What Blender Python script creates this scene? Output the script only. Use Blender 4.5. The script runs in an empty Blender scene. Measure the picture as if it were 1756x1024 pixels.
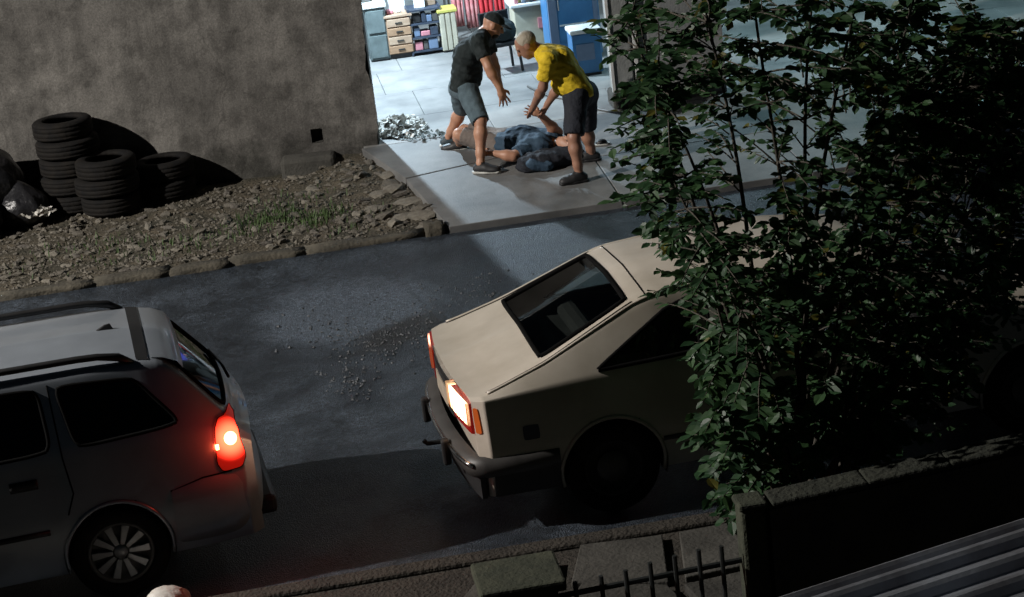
import bpy, bmesh, math, random
import numpy as np
from mathutils import Vector, Matrix
random.seed(7); np.random.seed(7)
PI = math.pi
SC = bpy.context.scene
COL = SC.collection

# ------------------------------------------------------------------ camera
W0, H0, FPX, CH = 1756.0, 1024.0, 3577.0, 5.39
pit, yaw, rol = [math.radians(a) for a in (18.66, 6.62, -6.68)]
_f = np.array([math.sin(yaw)*math.cos(pit), math.cos(yaw)*math.cos(pit), -math.sin(pit)])
_r0 = np.array([math.cos(yaw), -math.sin(yaw), 0.0]); _u0 = np.cross(_r0, _f)
_r = math.cos(rol)*_r0 + math.sin(rol)*_u0; _u = -math.sin(rol)*_r0 + math.cos(rol)*_u0
CAMP = np.array([0, 0, CH])
def ray(px, py): return _f + _r*(px-W0/2)/FPX - _u*(py-H0/2)/FPX
def atY(px, py, Y):
    d = ray(px, py); return CAMP + d*(Y/d[1])
def atZ(px, py, z=0.0):
    d = ray(px, py); return CAMP + d*((z-CH)/d[2])
def pix(p):
    d = np.asarray(p, float)-CAMP; z = d@_f
    return W0/2+FPX*(d@_r)/z, H0/2-FPX*(d@_u)/z
cd = bpy.data.cameras.new('camera'); cam = bpy.data.objects.new('camera', cd); COL.objects.link(cam)
cd.sensor_width = 36; cd.lens = 36*FPX/W0; cd.clip_end = 500; cd.clip_start = 0.05
m = Matrix([[*_r, 0], [*_u, 0], [*(-_f), 0], [0, 0, 0, 1]]).transposed()
m.translation = Vector(CAMP); cam.matrix_world = m
SC.camera = cam
# ------------------------------------------------------------------ night sky, moon, exposure
LAMP = Vector((-13.3, 12.9, 9.6))
wd = bpy.data.worlds.new('World'); SC.world = wd; wd.use_nodes = True
nt = wd.node_tree; bg = nt.nodes['Background']
sky = nt.nodes.new('ShaderNodeTexSky'); sky.sky_type = 'NISHITA'; sky.sun_disc = False
sky.sun_elevation = math.radians(14); sky.sun_rotation = math.radians(-70)
nt.links.new(sky.outputs[0], bg.inputs[0]); bg.inputs[1].default_value = 0.0028
sd = bpy.data.lights.new('moon', 'SUN'); so = bpy.data.objects.new('moon', sd); COL.objects.link(so)
sd.energy = 0.008; sd.angle = math.radians(0.5); sd.color = (0.75, 0.86, 1)
so.rotation_euler = Vector((0.8, -0.1, -0.7)).to_track_quat('-Z', 'Y').to_euler()
vs = SC.view_settings; vs.view_transform = 'Standard'; vs.look = 'None'; vs.exposure = 0; vs.gamma = 1; vs.use_curve_mapping = False
SC.render.engine = 'CYCLES'
SC.cycles.max_bounces = 6; SC.cycles.diffuse_bounces = 3; SC.cycles.glossy_bounces = 3
SC.cycles.transparent_max_bounces = 12; SC.cycles.caustics_reflective = False; SC.cycles.caustics_refractive = False
SC.cycles.sample_clamp_indirect = 3.0

# ------------------------------------------------------------------ materials
MT = {}
def M(name, col, rough=0.65, metal=0.0, col2=None, scale=4.0, detail=6.0, bump=0.0, bscale=40.0, bdist=0.02,
      emit=None, estr=0.0, coat=0.0, spec=0.5, stretch=None, contrast=(0.35, 0.65), rvar=0.1, trl=0.0):
    mt = bpy.data.materials.new(name); mt.use_nodes = True; n = mt.node_tree.nodes; l = mt.node_tree.links
    b = n['Principled BSDF']
    b.inputs['Roughness'].default_value = rough; b.inputs['Metallic'].default_value = metal
    b.inputs['Coat Weight'].default_value = coat; b.inputs['Specular IOR Level'].default_value = spec
    tc = n.new('ShaderNodeTexCoord'); mp = n.new('ShaderNodeMapping'); l.new(tc.outputs['Object'], mp.inputs[0])
    if stretch: mp.inputs['Scale'].default_value = stretch
    c2 = col2 if col2 else tuple(c*0.72 for c in col)
    no = n.new('ShaderNodeTexNoise'); no.inputs['Scale'].default_value = scale; no.inputs['Detail'].default_value = detail
    no.inputs['Roughness'].default_value = 0.62
    l.new(mp.outputs[0], no.inputs['Vector'])
    rp = n.new('ShaderNodeValToRGB'); rp.color_ramp.elements[0].position = contrast[0]; rp.color_ramp.elements[1].position = contrast[1]
    rp.color_ramp.elements[0].color = (*c2, 1); rp.color_ramp.elements[1].color = (*col, 1)
    l.new(no.outputs['Fac'], rp.inputs[0]); l.new(rp.outputs[0], b.inputs['Base Color'])
    if rvar:
        mr = n.new('ShaderNodeMapRange'); mr.inputs['To Min'].default_value = max(0.02, rough-rvar); mr.inputs['To Max'].default_value = min(1, rough+rvar)
        l.new(no.outputs['Fac'], mr.inputs['Value']); l.new(mr.outputs[0], b.inputs['Roughness'])
    if bump:
        nb = n.new('ShaderNodeTexNoise'); nb.inputs['Scale'].default_value = bscale; nb.inputs['Detail'].default_value = 5
        l.new(tc.outputs['Object'], nb.inputs['Vector'])
        bp = n.new('ShaderNodeBump'); bp.inputs['Strength'].default_value = bump; bp.inputs['Distance'].default_value = bdist
        l.new(nb.outputs['Fac'], bp.inputs['Height']); l.new(bp.outputs[0], b.inputs['Normal'])
    if emit:
        b.inputs['Emission Color'].default_value = (*emit, 1); b.inputs['Emission Strength'].default_value = estr
    if trl:
        tr = n.new('ShaderNodeBsdfTranslucent'); l.new(rp.outputs[0], tr.inputs[0]); mx = n.new('ShaderNodeMixShader'); mx.inputs[0].default_value = trl
        l.new(b.outputs[0], mx.inputs[1]); l.new(tr.outputs[0], mx.inputs[2]); l.new(mx.outputs[0], n['Material Output'].inputs[0])
    MT[name] = mt; return mt
def glassmat(name, tint, refl=1.0):
    mt = bpy.data.materials.new(name); mt.use_nodes = True; n = mt.node_tree.nodes; l = mt.node_tree.links
    n.remove(n['Principled BSDF'])
    t = n.new('ShaderNodeBsdfTransparent'); t.inputs[0].default_value = (*tint, 1)
    g = n.new('ShaderNodeBsdfGlossy'); g.inputs['Roughness'].default_value = 0.03
    fr = n.new('ShaderNodeFresnel'); fr.inputs[0].default_value = 1.45
    mx = n.new('ShaderNodeMixShader'); l.new(fr.outputs[0], mx.inputs[0]); l.new(t.outputs[0], mx.inputs[1]); l.new(g.outputs[0], mx.inputs[2])
    l.new(mx.outputs[0], n['Material Output'].inputs[0]); MT[name] = mt; return mt

M('plaster', (0.2, 0.19, 0.17), 0.95)
M('concrete', (0.20, 0.20, 0.195), 0.62, col2=(0.095, 0.095, 0.094), scale=1.6, detail=9, bump=0.25, bscale=55, bdist=0.01)
M('concrete_floor', (0.255, 0.25, 0.24), 0.6, col2=(0.125, 0.125, 0.123), scale=1.3, detail=8, bump=0.12, bscale=40, bdist=0.01)
M('old_concrete', (0.072, 0.069, 0.060), 0.92, col2=(0.026, 0.025, 0.021), scale=3, detail=9, bump=0.5, bscale=40, bdist=0.02)
M('mossy_concrete', (0.058, 0.062, 0.040), 0.95, col2=(0.02, 0.026, 0.016), scale=5, detail=8, bump=0.5, bscale=45)
M('dirt', (0.095, 0.077, 0.052), 0.97, col2=(0.036, 0.033, 0.021), scale=3.5, detail=10, bump=0.9, bscale=34, bdist=0.04)
M('road_grit', (0.10, 0.108, 0.118), 0.7, col2=(0.035, 0.037, 0.04), scale=14)
M('soil', (0.040, 0.034, 0.026), 0.97, col2=(0.02, 0.017, 0.013), scale=5, detail=9, bump=0.8, bscale=40, bdist=0.03)
M('stone', (0.145, 0.13, 0.105), 0.9, col2=(0.09, 0.08, 0.065), scale=6, bump=0.5, bscale=30)
M('stone_pale', (0.22, 0.20, 0.165), 0.9, col2=(0.14, 0.125, 0.10), scale=6, bump=0.5, bscale=30)
M('stone_dark', (0.15, 0.135, 0.115), 0.85, col2=(0.07, 0.06, 0.05), scale=6, bump=0.5, bscale=30)
M('kerb_stone', (0.10, 0.088, 0.066), 0.95, col2=(0.04, 0.036, 0.027), scale=4, bump=0.6, bscale=26, bdist=0.03)
M('rubber', (0.0055, 0.0055, 0.006), 0.85, spec=0.2, col2=(0.012, 0.010, 0.008), scale=7, bump=0.3, bscale=30)
M('black_bag', (0.012, 0.012, 0.014), 0.32, col2=(0.02, 0.02, 0.022), scale=6, bump=0.6, bscale=14, bdist=0.03)
M('white_scrap', (0.62, 0.60, 0.56), 0.6, col2=(0.40, 0.38, 0.34), scale=9, bump=0.4, bscale=25)
M('grass', (0.065, 0.11, 0.03), 0.7, col2=(0.035, 0.07, 0.018), scale=9)
M('skin', (0.50, 0.27, 0.175), 0.5, col2=(0.42, 0.21, 0.135), scale=9)
M('skin_tan', (0.36, 0.19, 0.125), 0.5, col2=(0.30, 0.15, 0.10), scale=9)
M('shirt_black', (0.011, 0.019, 0.020), 0.85, col2=(0.008, 0.014, 0.015), scale=7, bump=0.7, bscale=15, bdist=0.03)
M('shirt_yellow', (0.74, 0.53, 0.018), 0.8, col2=(0.66, 0.45, 0.014), scale=7, bump=0.7, bscale=15, bdist=0.03)
M('denim_grey', (0.095, 0.140, 0.165), 0.9, col2=(0.065, 0.098, 0.118), scale=14, bump=0.7, bscale=15, bdist=0.03)
M('shorts_navy', (0.014, 0.017, 0.026), 0.85, scale=7, bump=0.7, bscale=15, bdist=0.03)
M('shirt_navy', (0.030, 0.065, 0.105), 0.82, col2=(0.02, 0.045, 0.08), scale=8, bump=0.7, bscale=15, bdist=0.03)
M('shorts_brown', (0.20, 0.165, 0.145), 0.85, scale=8, bump=0.7, bscale=15, bdist=0.03)
M('hair_dark', (0.018, 0.014, 0.012), 0.6, bump=0.6, bscale=60)
M('hair_grey', (0.42, 0.37, 0.29), 0.6, col2=(0.28, 0.24, 0.18), bump=0.6, bscale=60)
M('shoe_black', (0.02, 0.02, 0.022), 0.55, scale=10)
M('shoe_blue', (0.035, 0.06, 0.075), 0.6, scale=10)
M('sole_white', (0.62, 0.62, 0.58), 0.6)
M('paint_cream', (0.60, 0.545, 0.465), 0.42, col2=(0.47, 0.42, 0.345), scale=2.0, coat=0.55)
M('paint_silver', (0.38, 0.42, 0.47), 0.34, metal=0.45, col2=(0.32, 0.355, 0.40), scale=2.5, coat=0.5)
M('paint_dark', (0.012, 0.017, 0.026), 0.3, coat=0.5)
M('black_plastic', (0.018, 0.018, 0.019), 0.5, scale=9)
M('grey_plastic', (0.09, 0.085, 0.08), 0.5, scale=9)
M('bumper_grey', (0.045, 0.043, 0.041), 0.5, scale=9)
M('coping', (0.030, 0.032, 0.022), 0.97, col2=(0.010, 0.013, 0.008), scale=9, bump=0.8, bscale=30, bdist=0.03)
M('seal', (0.006, 0.006, 0.006), 0.95, spec=0.05)
M('chrome', (0.62, 0.62, 0.62), 0.22, metal=1.0, scale=9)
M('alloy', (0.36, 0.36, 0.36), 0.4, metal=0.6, scale=9)
M('interior', (0.035, 0.033, 0.032), 0.85, scale=7)
M('interior_beige', (0.17, 0.15, 0.125), 0.9, scale=9)
M('plate', (0.42, 0.36, 0.28), 0.5)
M('sticker', (0.06, 0.065, 0.095), 0.5)
M('lens_red', (0.25, 0.006, 0.004), 0.15, coat=0.5, emit=(1, 0.02, 0.01), estr=0.10)
M('lens_red_lit', (0.4, 0.01, 0.006), 0.2, emit=(1.0, 0.03, 0.015), estr=1.5)
M('bulb_red', (0.9, 0.2, 0.1), 0.3, emit=(1.0, 0.10, 0.035), estr=55.0)
M('lens_clear', (0.5, 0.3, 0.15), 0.2, emit=(1.0, 0.50, 0.20), estr=1.2)
M('lens_left', (0.5, 0.2, 0.1), 0.2, emit=(1.0, 0.5, 0.3), estr=1.2)
M('bulb_warm', (1, 0.8, 0.5), 0.3, emit=(1.0, 0.62, 0.28), estr=6.0)
M('lens_amber', (0.35, 0.08, 0.015), 0.2, emit=(1.0, 0.17, 0.03), estr=0.2)
def lit_lens(name, ctr, col, s0, s1, r0, r1):
    mt = MT[name]; n = mt.node_tree.nodes; l = mt.node_tree.links; b = n['Principled BSDF']; tc = n.new('ShaderNodeTexCoord')
    ds = n.new('ShaderNodeVectorMath'); ds.operation = 'DISTANCE'; ds.inputs[1].default_value = ctr; l.new(tc.outputs['Object'], ds.inputs[0])
    mr = n.new('ShaderNodeMapRange'); mr.interpolation_type = 'SMOOTHERSTEP'; mr.inputs['From Min'].default_value = r0; mr.inputs['From Max'].default_value = r1; mr.inputs['To Min'].default_value = s0; mr.inputs['To Max'].default_value = s1
    l.new(ds.outputs['Value'], mr.inputs['Value']); l.new(mr.outputs[0], b.inputs['Emission Strength']); b.inputs['Emission Color'].default_value = (*col, 1)
lit_lens('lens_clear', (-.07, -.50, .80), (1.0, .58, .30), 10.0, .22, .07, .25); lit_lens('lens_left', (-.06, .56, .80), (1.0, .5, .33), 3.5, .12, .03, .17)
lit_lens('lens_red_lit', (.10, .70, .845), (1, .035, .015), 14.0, .16, .03, .15)
glassmat('glass_clear', (0.55, 0.60, 0.58)); glassmat('glass_tint', (0.03, 0.032, 0.034)); glassmat('glass_green', (0.22, 0.30, 0.29))
M('leaf', (0.036, 0.092, 0.036), 0.48, col2=(0.022, 0.060, 0.026), scale=2, trl=0.42)
M('leaf_light', (0.062, 0.135, 0.048), 0.48, col2=(0.040, 0.095, 0.036), scale=2, trl=0.42)
M('leaf_yellow', (0.15, 0.14, 0.025), 0.45, col2=(0.09, 0.09, 0.02), scale=2, trl=0.42)
M('bark', (0.075, 0.065, 0.05), 0.9, col2=(0.04, 0.035, 0.028), scale=20, bump=0.5, bscale=60)
M('iron', (0.015, 0.018, 0.018), 0.6, scale=9)
M('zinc', (0.50, 0.54, 0.60), 0.5, metal=0.1, col2=(0.24, 0.23, 0.24), scale=3, bump=0.1)
M('wall_white', (0.72, 0.72, 0.70), 0.8, col2=(0.60, 0.60, 0.58), scale=2)
M('wall_grey', (0.28, 0.29, 0.29), 0.85, col2=(0.18, 0.185, 0.185), scale=2, bump=0.3)
M('pillar_paint', (0.30, 0.31, 0.30), 0.8, col2=(0.18, 0.185, 0.18), scale=3, bump=0.3, stretch=(2, 2, 0.6))
M('wood', (0.36, 0.22, 0.13), 0.7, col2=(0.24, 0.14, 0.08), scale=5, stretch=(1, 1, 6))
M('wood_pale', (0.42, 0.30, 0.21), 0.7, col2=(0.32, 0.21, 0.14), scale=5, stretch=(1, 1, 6))
M('blue_paint', (0.055, 0.21, 0.42), 0.4, col2=(0.04, 0.15, 0.33), scale=3)
M('blue_dark', (0.02, 0.06, 0.18), 0.4)
M('steel_blue', (0.16, 0.22, 0.33), 0.4, scale=3)
M('box_navy', (0.04, 0.055, 0.085), 0.6, col2=(0.02, 0.028, 0.045), scale=5)
M('box_cream', (0.48, 0.44, 0.34), 0.7)
M('green_grey', (0.12, 0.15, 0.15), 0.7, col2=(0.07, 0.09, 0.09), scale=6)
M('paper', (0.74, 0.73, 0.74), 0.7)
M('pink', (0.62, 0.24, 0.28), 0.7); M('red_cloth', (0.62, 0.045, 0.055), 0.85, col2=(0.5, 0.03, 0.04)); M('pink_cloth', (0.66, 0.33, 0.32), 0.85, col2=(0.55, 0.16, 0.17), scale=12)
M('white_paint', (0.74, 0.74, 0.72), 0.45)
M('yellow_plastic', (0.55, 0.50, 0.12), 0.5)
M('screen', (0.05, 0.05, 0.4), 0.3, emit=(0.20, 0.24, 1.0), estr=0.9)
M('tube', (1, 1, 1), 0.4, emit=(0.82, 0.93, 1.0), estr=8.0)
M('lamp_face', (1, 1, 1), 0.4, emit=(1.0, 0.83, 0.62), estr=30.0)

def plaster():
    mt = MT['plaster']; n = mt.node_tree.nodes; l = mt.node_tree.links; n.clear(); b = n.new('ShaderNodeBsdfPrincipled'); o = n.new('ShaderNodeOutputMaterial'); l.new(b.outputs[0], o.inputs[0])
    b.inputs['Roughness'].default_value = .95; b.inputs['Specular IOR Level'].default_value = .2
    tc = n.new('ShaderNodeTexCoord')
    def noise(sc, d=8, st=None, r=.65):
        x = n.new('ShaderNodeTexNoise'); x.inputs['Scale'].default_value = sc; x.inputs['Detail'].default_value = d; x.inputs['Roughness'].default_value = r
        mp = n.new('ShaderNodeMapping'); l.new(tc.outputs['Object'], mp.inputs[0]); mp.inputs['Scale'].default_value = st or (1, 1, 1); l.new(mp.outputs[0], x.inputs['Vector']); return x.outputs['Fac']
    def ramp(src, p0, c0, p1, c1):
        r = n.new('ShaderNodeValToRGB'); e = r.color_ramp.elements; e[0].position = p0; e[1].position = p1; e[0].color = (*c0, 1); e[1].color = (*c1, 1); l.new(src, r.inputs[0]); return r.outputs[0]
    def mul(a, c):
        m_ = n.new('ShaderNodeMixRGB'); m_.blend_type = 'MULTIPLY'; m_.inputs[0].default_value = 1; l.new(a, m_.inputs[1]); l.new(c, m_.inputs[2]); return m_.outputs[0]
    base = ramp(noise(.9, 6), .32, (.108, .103, .096), .68, (.200, .191, .176))
    streak = ramp(noise(3.2, 9, (1.5, 1.5, .16)), .34, (.74, .735, .73), .58, (1.06, 1.05, 1.04))
    blot = ramp(noise(4.5, 10),   .36, (.66, .66, .66), .54, (1.05, 1.05, 1.05))
    grain = ramp(noise(60, 4), .3, (.72, .72, .72), .7, (1.25, 1.25, 1.25))
    col = mul(mul(base, streak), mul(blot, grain))
    sx = n.new('ShaderNodeSeparateXYZ'); l.new(tc.outputs['Object'], sx.inputs[0])
    ad = n.new('ShaderNodeMath'); ad.operation = 'MULTIPLY_ADD'; ad.inputs[1].default_value = -1.5; l.new(noise(3.0, 8), ad.inputs[0]); l.new(sx.outputs['Z'], ad.inputs[2])
    damp = ramp(ad.outputs[0], 0.0, (.42, .42, .42), .32, (1, 1, 1))
    mr = n.new('ShaderNodeMath'); mr.operation = 'ADD'; mr.inputs[1].default_value = .75; l.new(ad.outputs[0], mr.inputs[0]); damp = ramp(mr.outputs[0], .12, (.40, .41, .40), .55, (1, 1, 1))
    col = mul(col, damp)
    vor = n.new('ShaderNodeTexVoronoi'); vor.feature = 'DISTANCE_TO_EDGE'; vor.inputs['Scale'].default_value = .85
    wv = n.new('ShaderNodeTexNoise'); wv.inputs['Scale'].default_value = 3; wv.inputs['Detail'].default_value = 6; l.new(tc.outputs['Object'], wv.inputs['Vector'])
    va = n.new('ShaderNodeVectorMath'); va.operation = 'MULTIPLY_ADD'; va.inputs[1].default_value = (.5, .5, .5); l.new(wv.outputs['Color'], va.inputs[0]); l.new(tc.outputs['Object'], va.inputs[2]); l.new(va.outputs[0], vor.inputs['Vector'])
    col = mul(col, ramp(vor.outputs['Distance'], 0.0, (.80, .80, .80), .010, (1, 1, 1)))
    l.new(col, b.inputs['Base Color'])
    bp = n.new('ShaderNodeBump'); bp.inputs['Strength'].default_value = .55; bp.inputs['Distance'].default_value = .012; l.new(noise(38, 8), bp.inputs['Height']); l.new(bp.outputs[0], b.inputs['Normal'])
plaster()
def asphalt():
    mt = bpy.data.materials.new('asphalt'); mt.use_nodes = True; n = mt.node_tree.nodes; l = mt.node_tree.links; b = n['Principled BSDF']
    tc = n.new('ShaderNodeTexCoord')
    def noise(s, d=6, r=0.6):
        x = n.new('ShaderNodeTexNoise'); x.inputs['Scale'].default_value = s; x.inputs['Detail'].default_value = d; x.inputs['Roughness'].default_value = r
        l.new(tc.outputs['Object'], x.inputs['Vector']); return x
    def ramp(src, p0, c0, p1, c1):
        r = n.new('ShaderNodeValToRGB'); e = r.color_ramp.elements; e[0].position = p0; e[1].position = p1; e[0].color = (*c0, 1); e[1].color = (*c1, 1)
        l.new(src, r.inputs[0]); return r
    big = noise(0.55, 5); mid = noise(3.0, 8); fine = noise(95, 3, 0.7)
    vor = n.new('ShaderNodeTexVoronoi'); vor.inputs['Scale'].default_value = 120; l.new(tc.outputs['Object'], vor.inputs['Vector'])
    a = ramp(big.outputs['Fac'], 0.38, (0.017, 0.022, 0.029), 0.62, (0.030, 0.038, 0.049))
    c = ramp(mid.outputs['Fac'], 0.35, (0.55, 0.55, 0.55), 0.65, (1.25, 1.25, 1.25))
    d0 = ramp(fine.outputs['Fac'], 0.40, (0.32, 0.32, 0.32), 0.66, (2.9, 2.9, 2.9)); gr = noise(26, 4, .7); d1 = ramp(gr.outputs['Fac'], .36, (.55, .55, .55), .62, (1.35, 1.35, 1.35))
    d = n.new('ShaderNodeMixRGB'); d.blend_type = 'MULTIPLY'; d.inputs[0].default_value = 1; l.new(d0.outputs[0], d.inputs[1]); l.new(d1.outputs[0], d.inputs[2])
    m1 = n.new('ShaderNodeMixRGB'); m1.blend_type = 'MULTIPLY'; m1.inputs[0].default_value = 1; l.new(a.outputs[0], m1.inputs[1]); l.new(c.outputs[0], m1.inputs[2])
    m2 = n.new('ShaderNodeMixRGB'); m2.blend_type = 'MULTIPLY'; m2.inputs[0].default_value = 1; l.new(m1.outputs[0], m2.inputs[1]); l.new(d.outputs[0], m2.inputs[2])
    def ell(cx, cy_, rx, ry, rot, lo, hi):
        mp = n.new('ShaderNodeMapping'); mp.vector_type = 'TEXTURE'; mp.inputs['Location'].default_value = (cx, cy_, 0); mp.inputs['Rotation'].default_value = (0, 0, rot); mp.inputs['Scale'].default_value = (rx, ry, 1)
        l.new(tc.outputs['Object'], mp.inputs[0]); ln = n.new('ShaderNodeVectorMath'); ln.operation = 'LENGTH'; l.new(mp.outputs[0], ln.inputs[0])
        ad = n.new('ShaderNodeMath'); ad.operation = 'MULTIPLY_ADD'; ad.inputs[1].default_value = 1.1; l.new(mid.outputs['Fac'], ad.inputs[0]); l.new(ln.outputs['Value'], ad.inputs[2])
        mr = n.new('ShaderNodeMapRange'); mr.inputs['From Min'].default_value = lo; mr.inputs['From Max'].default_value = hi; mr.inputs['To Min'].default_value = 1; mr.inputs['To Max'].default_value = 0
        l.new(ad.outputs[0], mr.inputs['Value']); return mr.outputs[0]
    c0 = atZ(600, 535, 0); sheen_m = ell(c0[0], c0[1], .80, .85, .1, 1.25, 1.65)  # pale bluish ellipse: sheen of the shop light painted into the road colour
    c1 = atZ(690, 570, 0); pd_ = ell(c1[0], c1[1], .55, .26, .75, 1.2, 1.6)
    m3 = n.new('ShaderNodeMixRGB'); l.new(sheen_m, m3.inputs[0]); l.new(m2.outputs[0], m3.inputs[1])
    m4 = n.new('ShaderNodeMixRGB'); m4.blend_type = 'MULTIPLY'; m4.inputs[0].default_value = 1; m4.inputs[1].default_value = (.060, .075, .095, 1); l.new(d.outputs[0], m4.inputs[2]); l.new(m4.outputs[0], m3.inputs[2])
    m5 = n.new('ShaderNodeMixRGB'); l.new(pd_, m5.inputs[0]); l.new(m3.outputs[0], m5.inputs[1]); m5.inputs[2].default_value = (.022, .022, .023, 1)
    vc = n.new('ShaderNodeTexVoronoi'); vc.feature = 'DISTANCE_TO_EDGE'; vc.inputs['Scale'].default_value = .55
    va = n.new('ShaderNodeVectorMath'); va.operation = 'MULTIPLY_ADD'; va.inputs[1].default_value = (.45, .45, .45); l.new(mid.outputs['Color'], va.inputs[0]); l.new(tc.outputs['Object'], va.inputs[2]); l.new(va.outputs[0], vc.inputs['Vector'])
    ck = ramp(vc.outputs['Distance'], 0.0, (.35, .35, .35), .012, (1, 1, 1)); m6 = n.new('ShaderNodeMixRGB'); m6.blend_type = 'MULTIPLY'; m6.inputs[0].default_value = .8; l.new(m5.outputs[0], m6.inputs[1]); l.new(ck.outputs[0], m6.inputs[2])
    l.new(m6.outputs[0], b.inputs['Base Color'])
    rr = ramp(mid.outputs['Fac'], 0.3, (0.30,)*3, 0.7, (0.56,)*3); l.new(rr.outputs[0], b.inputs['Roughness'])
    add = n.new('ShaderNodeMath'); add.operation = 'MULTIPLY_ADD'; add.inputs[1].default_value = 0.5
    l.new(mid.outputs['Fac'], add.inputs[0]); l.new(vor.outputs['Distance'], add.inputs[2])
    bp = n.new('ShaderNodeBump'); bp.inputs['Strength'].default_value = 0.8; bp.inputs['Distance'].default_value = 0.008
    l.new(add.outputs[0], bp.inputs['Height']); l.new(bp.outputs[0], b.inputs['Normal'])
    MT['asphalt'] = mt
asphalt()

# ------------------------------------------------------------------ mesh helpers
class MB:
    def __init__(s): s.v = []; s.f = []
    def add(s, v, f):
        o = len(s.v); s.v += [tuple(map(float, p)) for p in v]; s.f += [tuple(i+o for i in q) for q in f]; return s
    def box(s, c, d, rz=0.0, rot=None):
        x, y, z = d[0]/2, d[1]/2, d[2]/2
        R = rot if rot is not None else Matrix.Rotation(rz, 3, 'Z')
        v = [R @ Vector((a*x, b*y, e*z)) + Vector(c) for e in (-1, 1) for b in (-1, 1) for a in (-1, 1)]
        return s.add(v, [(0, 2, 3, 1), (4, 5, 7, 6), (0, 1, 5, 4), (2, 6, 7, 3), (0, 4, 6, 2), (1, 3, 7, 5)])
    def tube(s, pts, r, n=8, cap=True):
        pts = [Vector(p) for p in pts]; rs = r if hasattr(r, '__len__') else [r]*len(pts)
        rings = []; up = None
        for i, p in enumerate(pts):
            t = (pts[min(i+1, len(pts)-1)]-pts[max(i-1, 0)]).normalized()
            if up is None: up = Vector((0, 0, 1)) if abs(t.z) < 0.9 else Vector((1, 0, 0))
            a = t.cross(up).normalized(); b = a.cross(t).normalized(); up = b
            rings.append([p+(a*math.cos(2*PI*k/n)+b*math.sin(2*PI*k/n))*rs[i] for k in range(n)])
        v = [q for g in rings for q in g]; f = []
        for i in range(len(rings)-1):
            for k in range(n): f.append((i*n+k, i*n+(k+1) % n, (i+1)*n+(k+1) % n, (i+1)*n+k))
        if cap: f += [tuple(range(n))[::-1], tuple((len(rings)-1)*n+k for k in range(n))]
        return s.add(v, f)
    def lathe(s, prof, n=32, axis='Z', c=(0, 0, 0), closed=False):
        v = []; m = len(prof)
        for k in range(n):
            a = 2*PI*k/n
            for (r, h) in prof:
                p = (r*math.cos(a), r*math.sin(a), h)
                if axis == 'Y': p = (p[0], p[2], p[1])
                v.append((p[0]+c[0], p[1]+c[1], p[2]+c[2]))
        f = []
        for k in range(n):
            for j in range(m if closed else m-1):
                j2 = (j+1) % m; k2 = (k+1) % n
                f.append((k*m+j, k2*m+j, k2*m+j2, k*m+j2))
        return s.add(v, f)
    def grid(s, P):
        a, b = len(P), len(P[0])
        return s.add([p for row in P for p in row], [(i*b+j, (i+1)*b+j, (i+1)*b+j+1, i*b+j+1) for i in range(a-1) for j in range(b-1)])
    def prism(s, poly, z0, z1):
        n = len(poly); v = [(p[0], p[1], z0) for p in poly]+[(p[0], p[1], z1) for p in poly]
        return s.add(v, [tuple(range(n))[::-1], tuple(range(n, 2*n))]+[(i, (i+1) % n, n+(i+1) % n, n+i) for i in range(n)])
    def build(s, name, mat, parent=None, loc=None, w=False, smooth=False, bevel=0.0, sub=0):
        off = Vector((0, 0, 0))
        if parent is not None and w:
            p = parent
            while p.parent: p = p.parent
            off = Vector(p.location)
        elif loc is not None and w: off = Vector(loc)
        me = bpy.data.meshes.new(name); me.from_pydata([tuple(Vector(p)-off) for p in s.v], [], s.f); me.update()
        me.materials.append(MT[mat] if isinstance(mat, str) else mat)
        if smooth: me.polygons.foreach_set('use_smooth', [True]*len(me.polygons))
        o = bpy.data.objects.new(name, me); COL.objects.link(o)
        if parent is not None: o.parent = parent
        elif loc is not None: o.location = loc
        if bevel:
            b = o.modifiers.new('bevel', 'BEVEL'); b.width = bevel; b.segments = 2; b.limit_method = 'ANGLE'
        if sub:
            b = o.modifiers.new('sub', 'SUBSURF'); b.levels = sub; b.render_levels = sub
        return o
def tag(o, label, cat, group=None):
    o['label'] = label; o['category'] = cat
    if group: o['group'] = group
    return o
def thing(name, label, cat, loc=(0, 0, 0), rz=0.0, group=None):
    o = bpy.data.objects.new(name, None); COL.objects.link(o); o.location = loc; o.rotation_euler = (0, 0, rz); o.empty_display_size = 0.1
    return tag(o, label, cat, group)
def struct(o): o['kind'] = 'structure'; return o
def stuff(o): o['kind'] = 'stuff'; return o
def copyobj(o, parent=None):
    c = o.copy(); COL.objects.link(c); c.parent = parent; return c
def copytree(o, parent=None):
    c = copyobj(o, parent)
    for ch in list(o.children): copytree(ch, c)
    return c
def hs(x, y, z=0.0, s=1.0):   # cheap smooth noise, roughly -1..1
    return (np.sin(x*1.7*s+y*2.3*s+1.3)*np.cos(y*1.9*s-z*1.3*s+0.7)+np.sin(x*3.1*s-y*2.7*s+z*2.1*s)*0.5+np.sin(x*5.3*s+y*4.7*s+z*3.9*s+2.0)*0.3)/1.8

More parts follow.
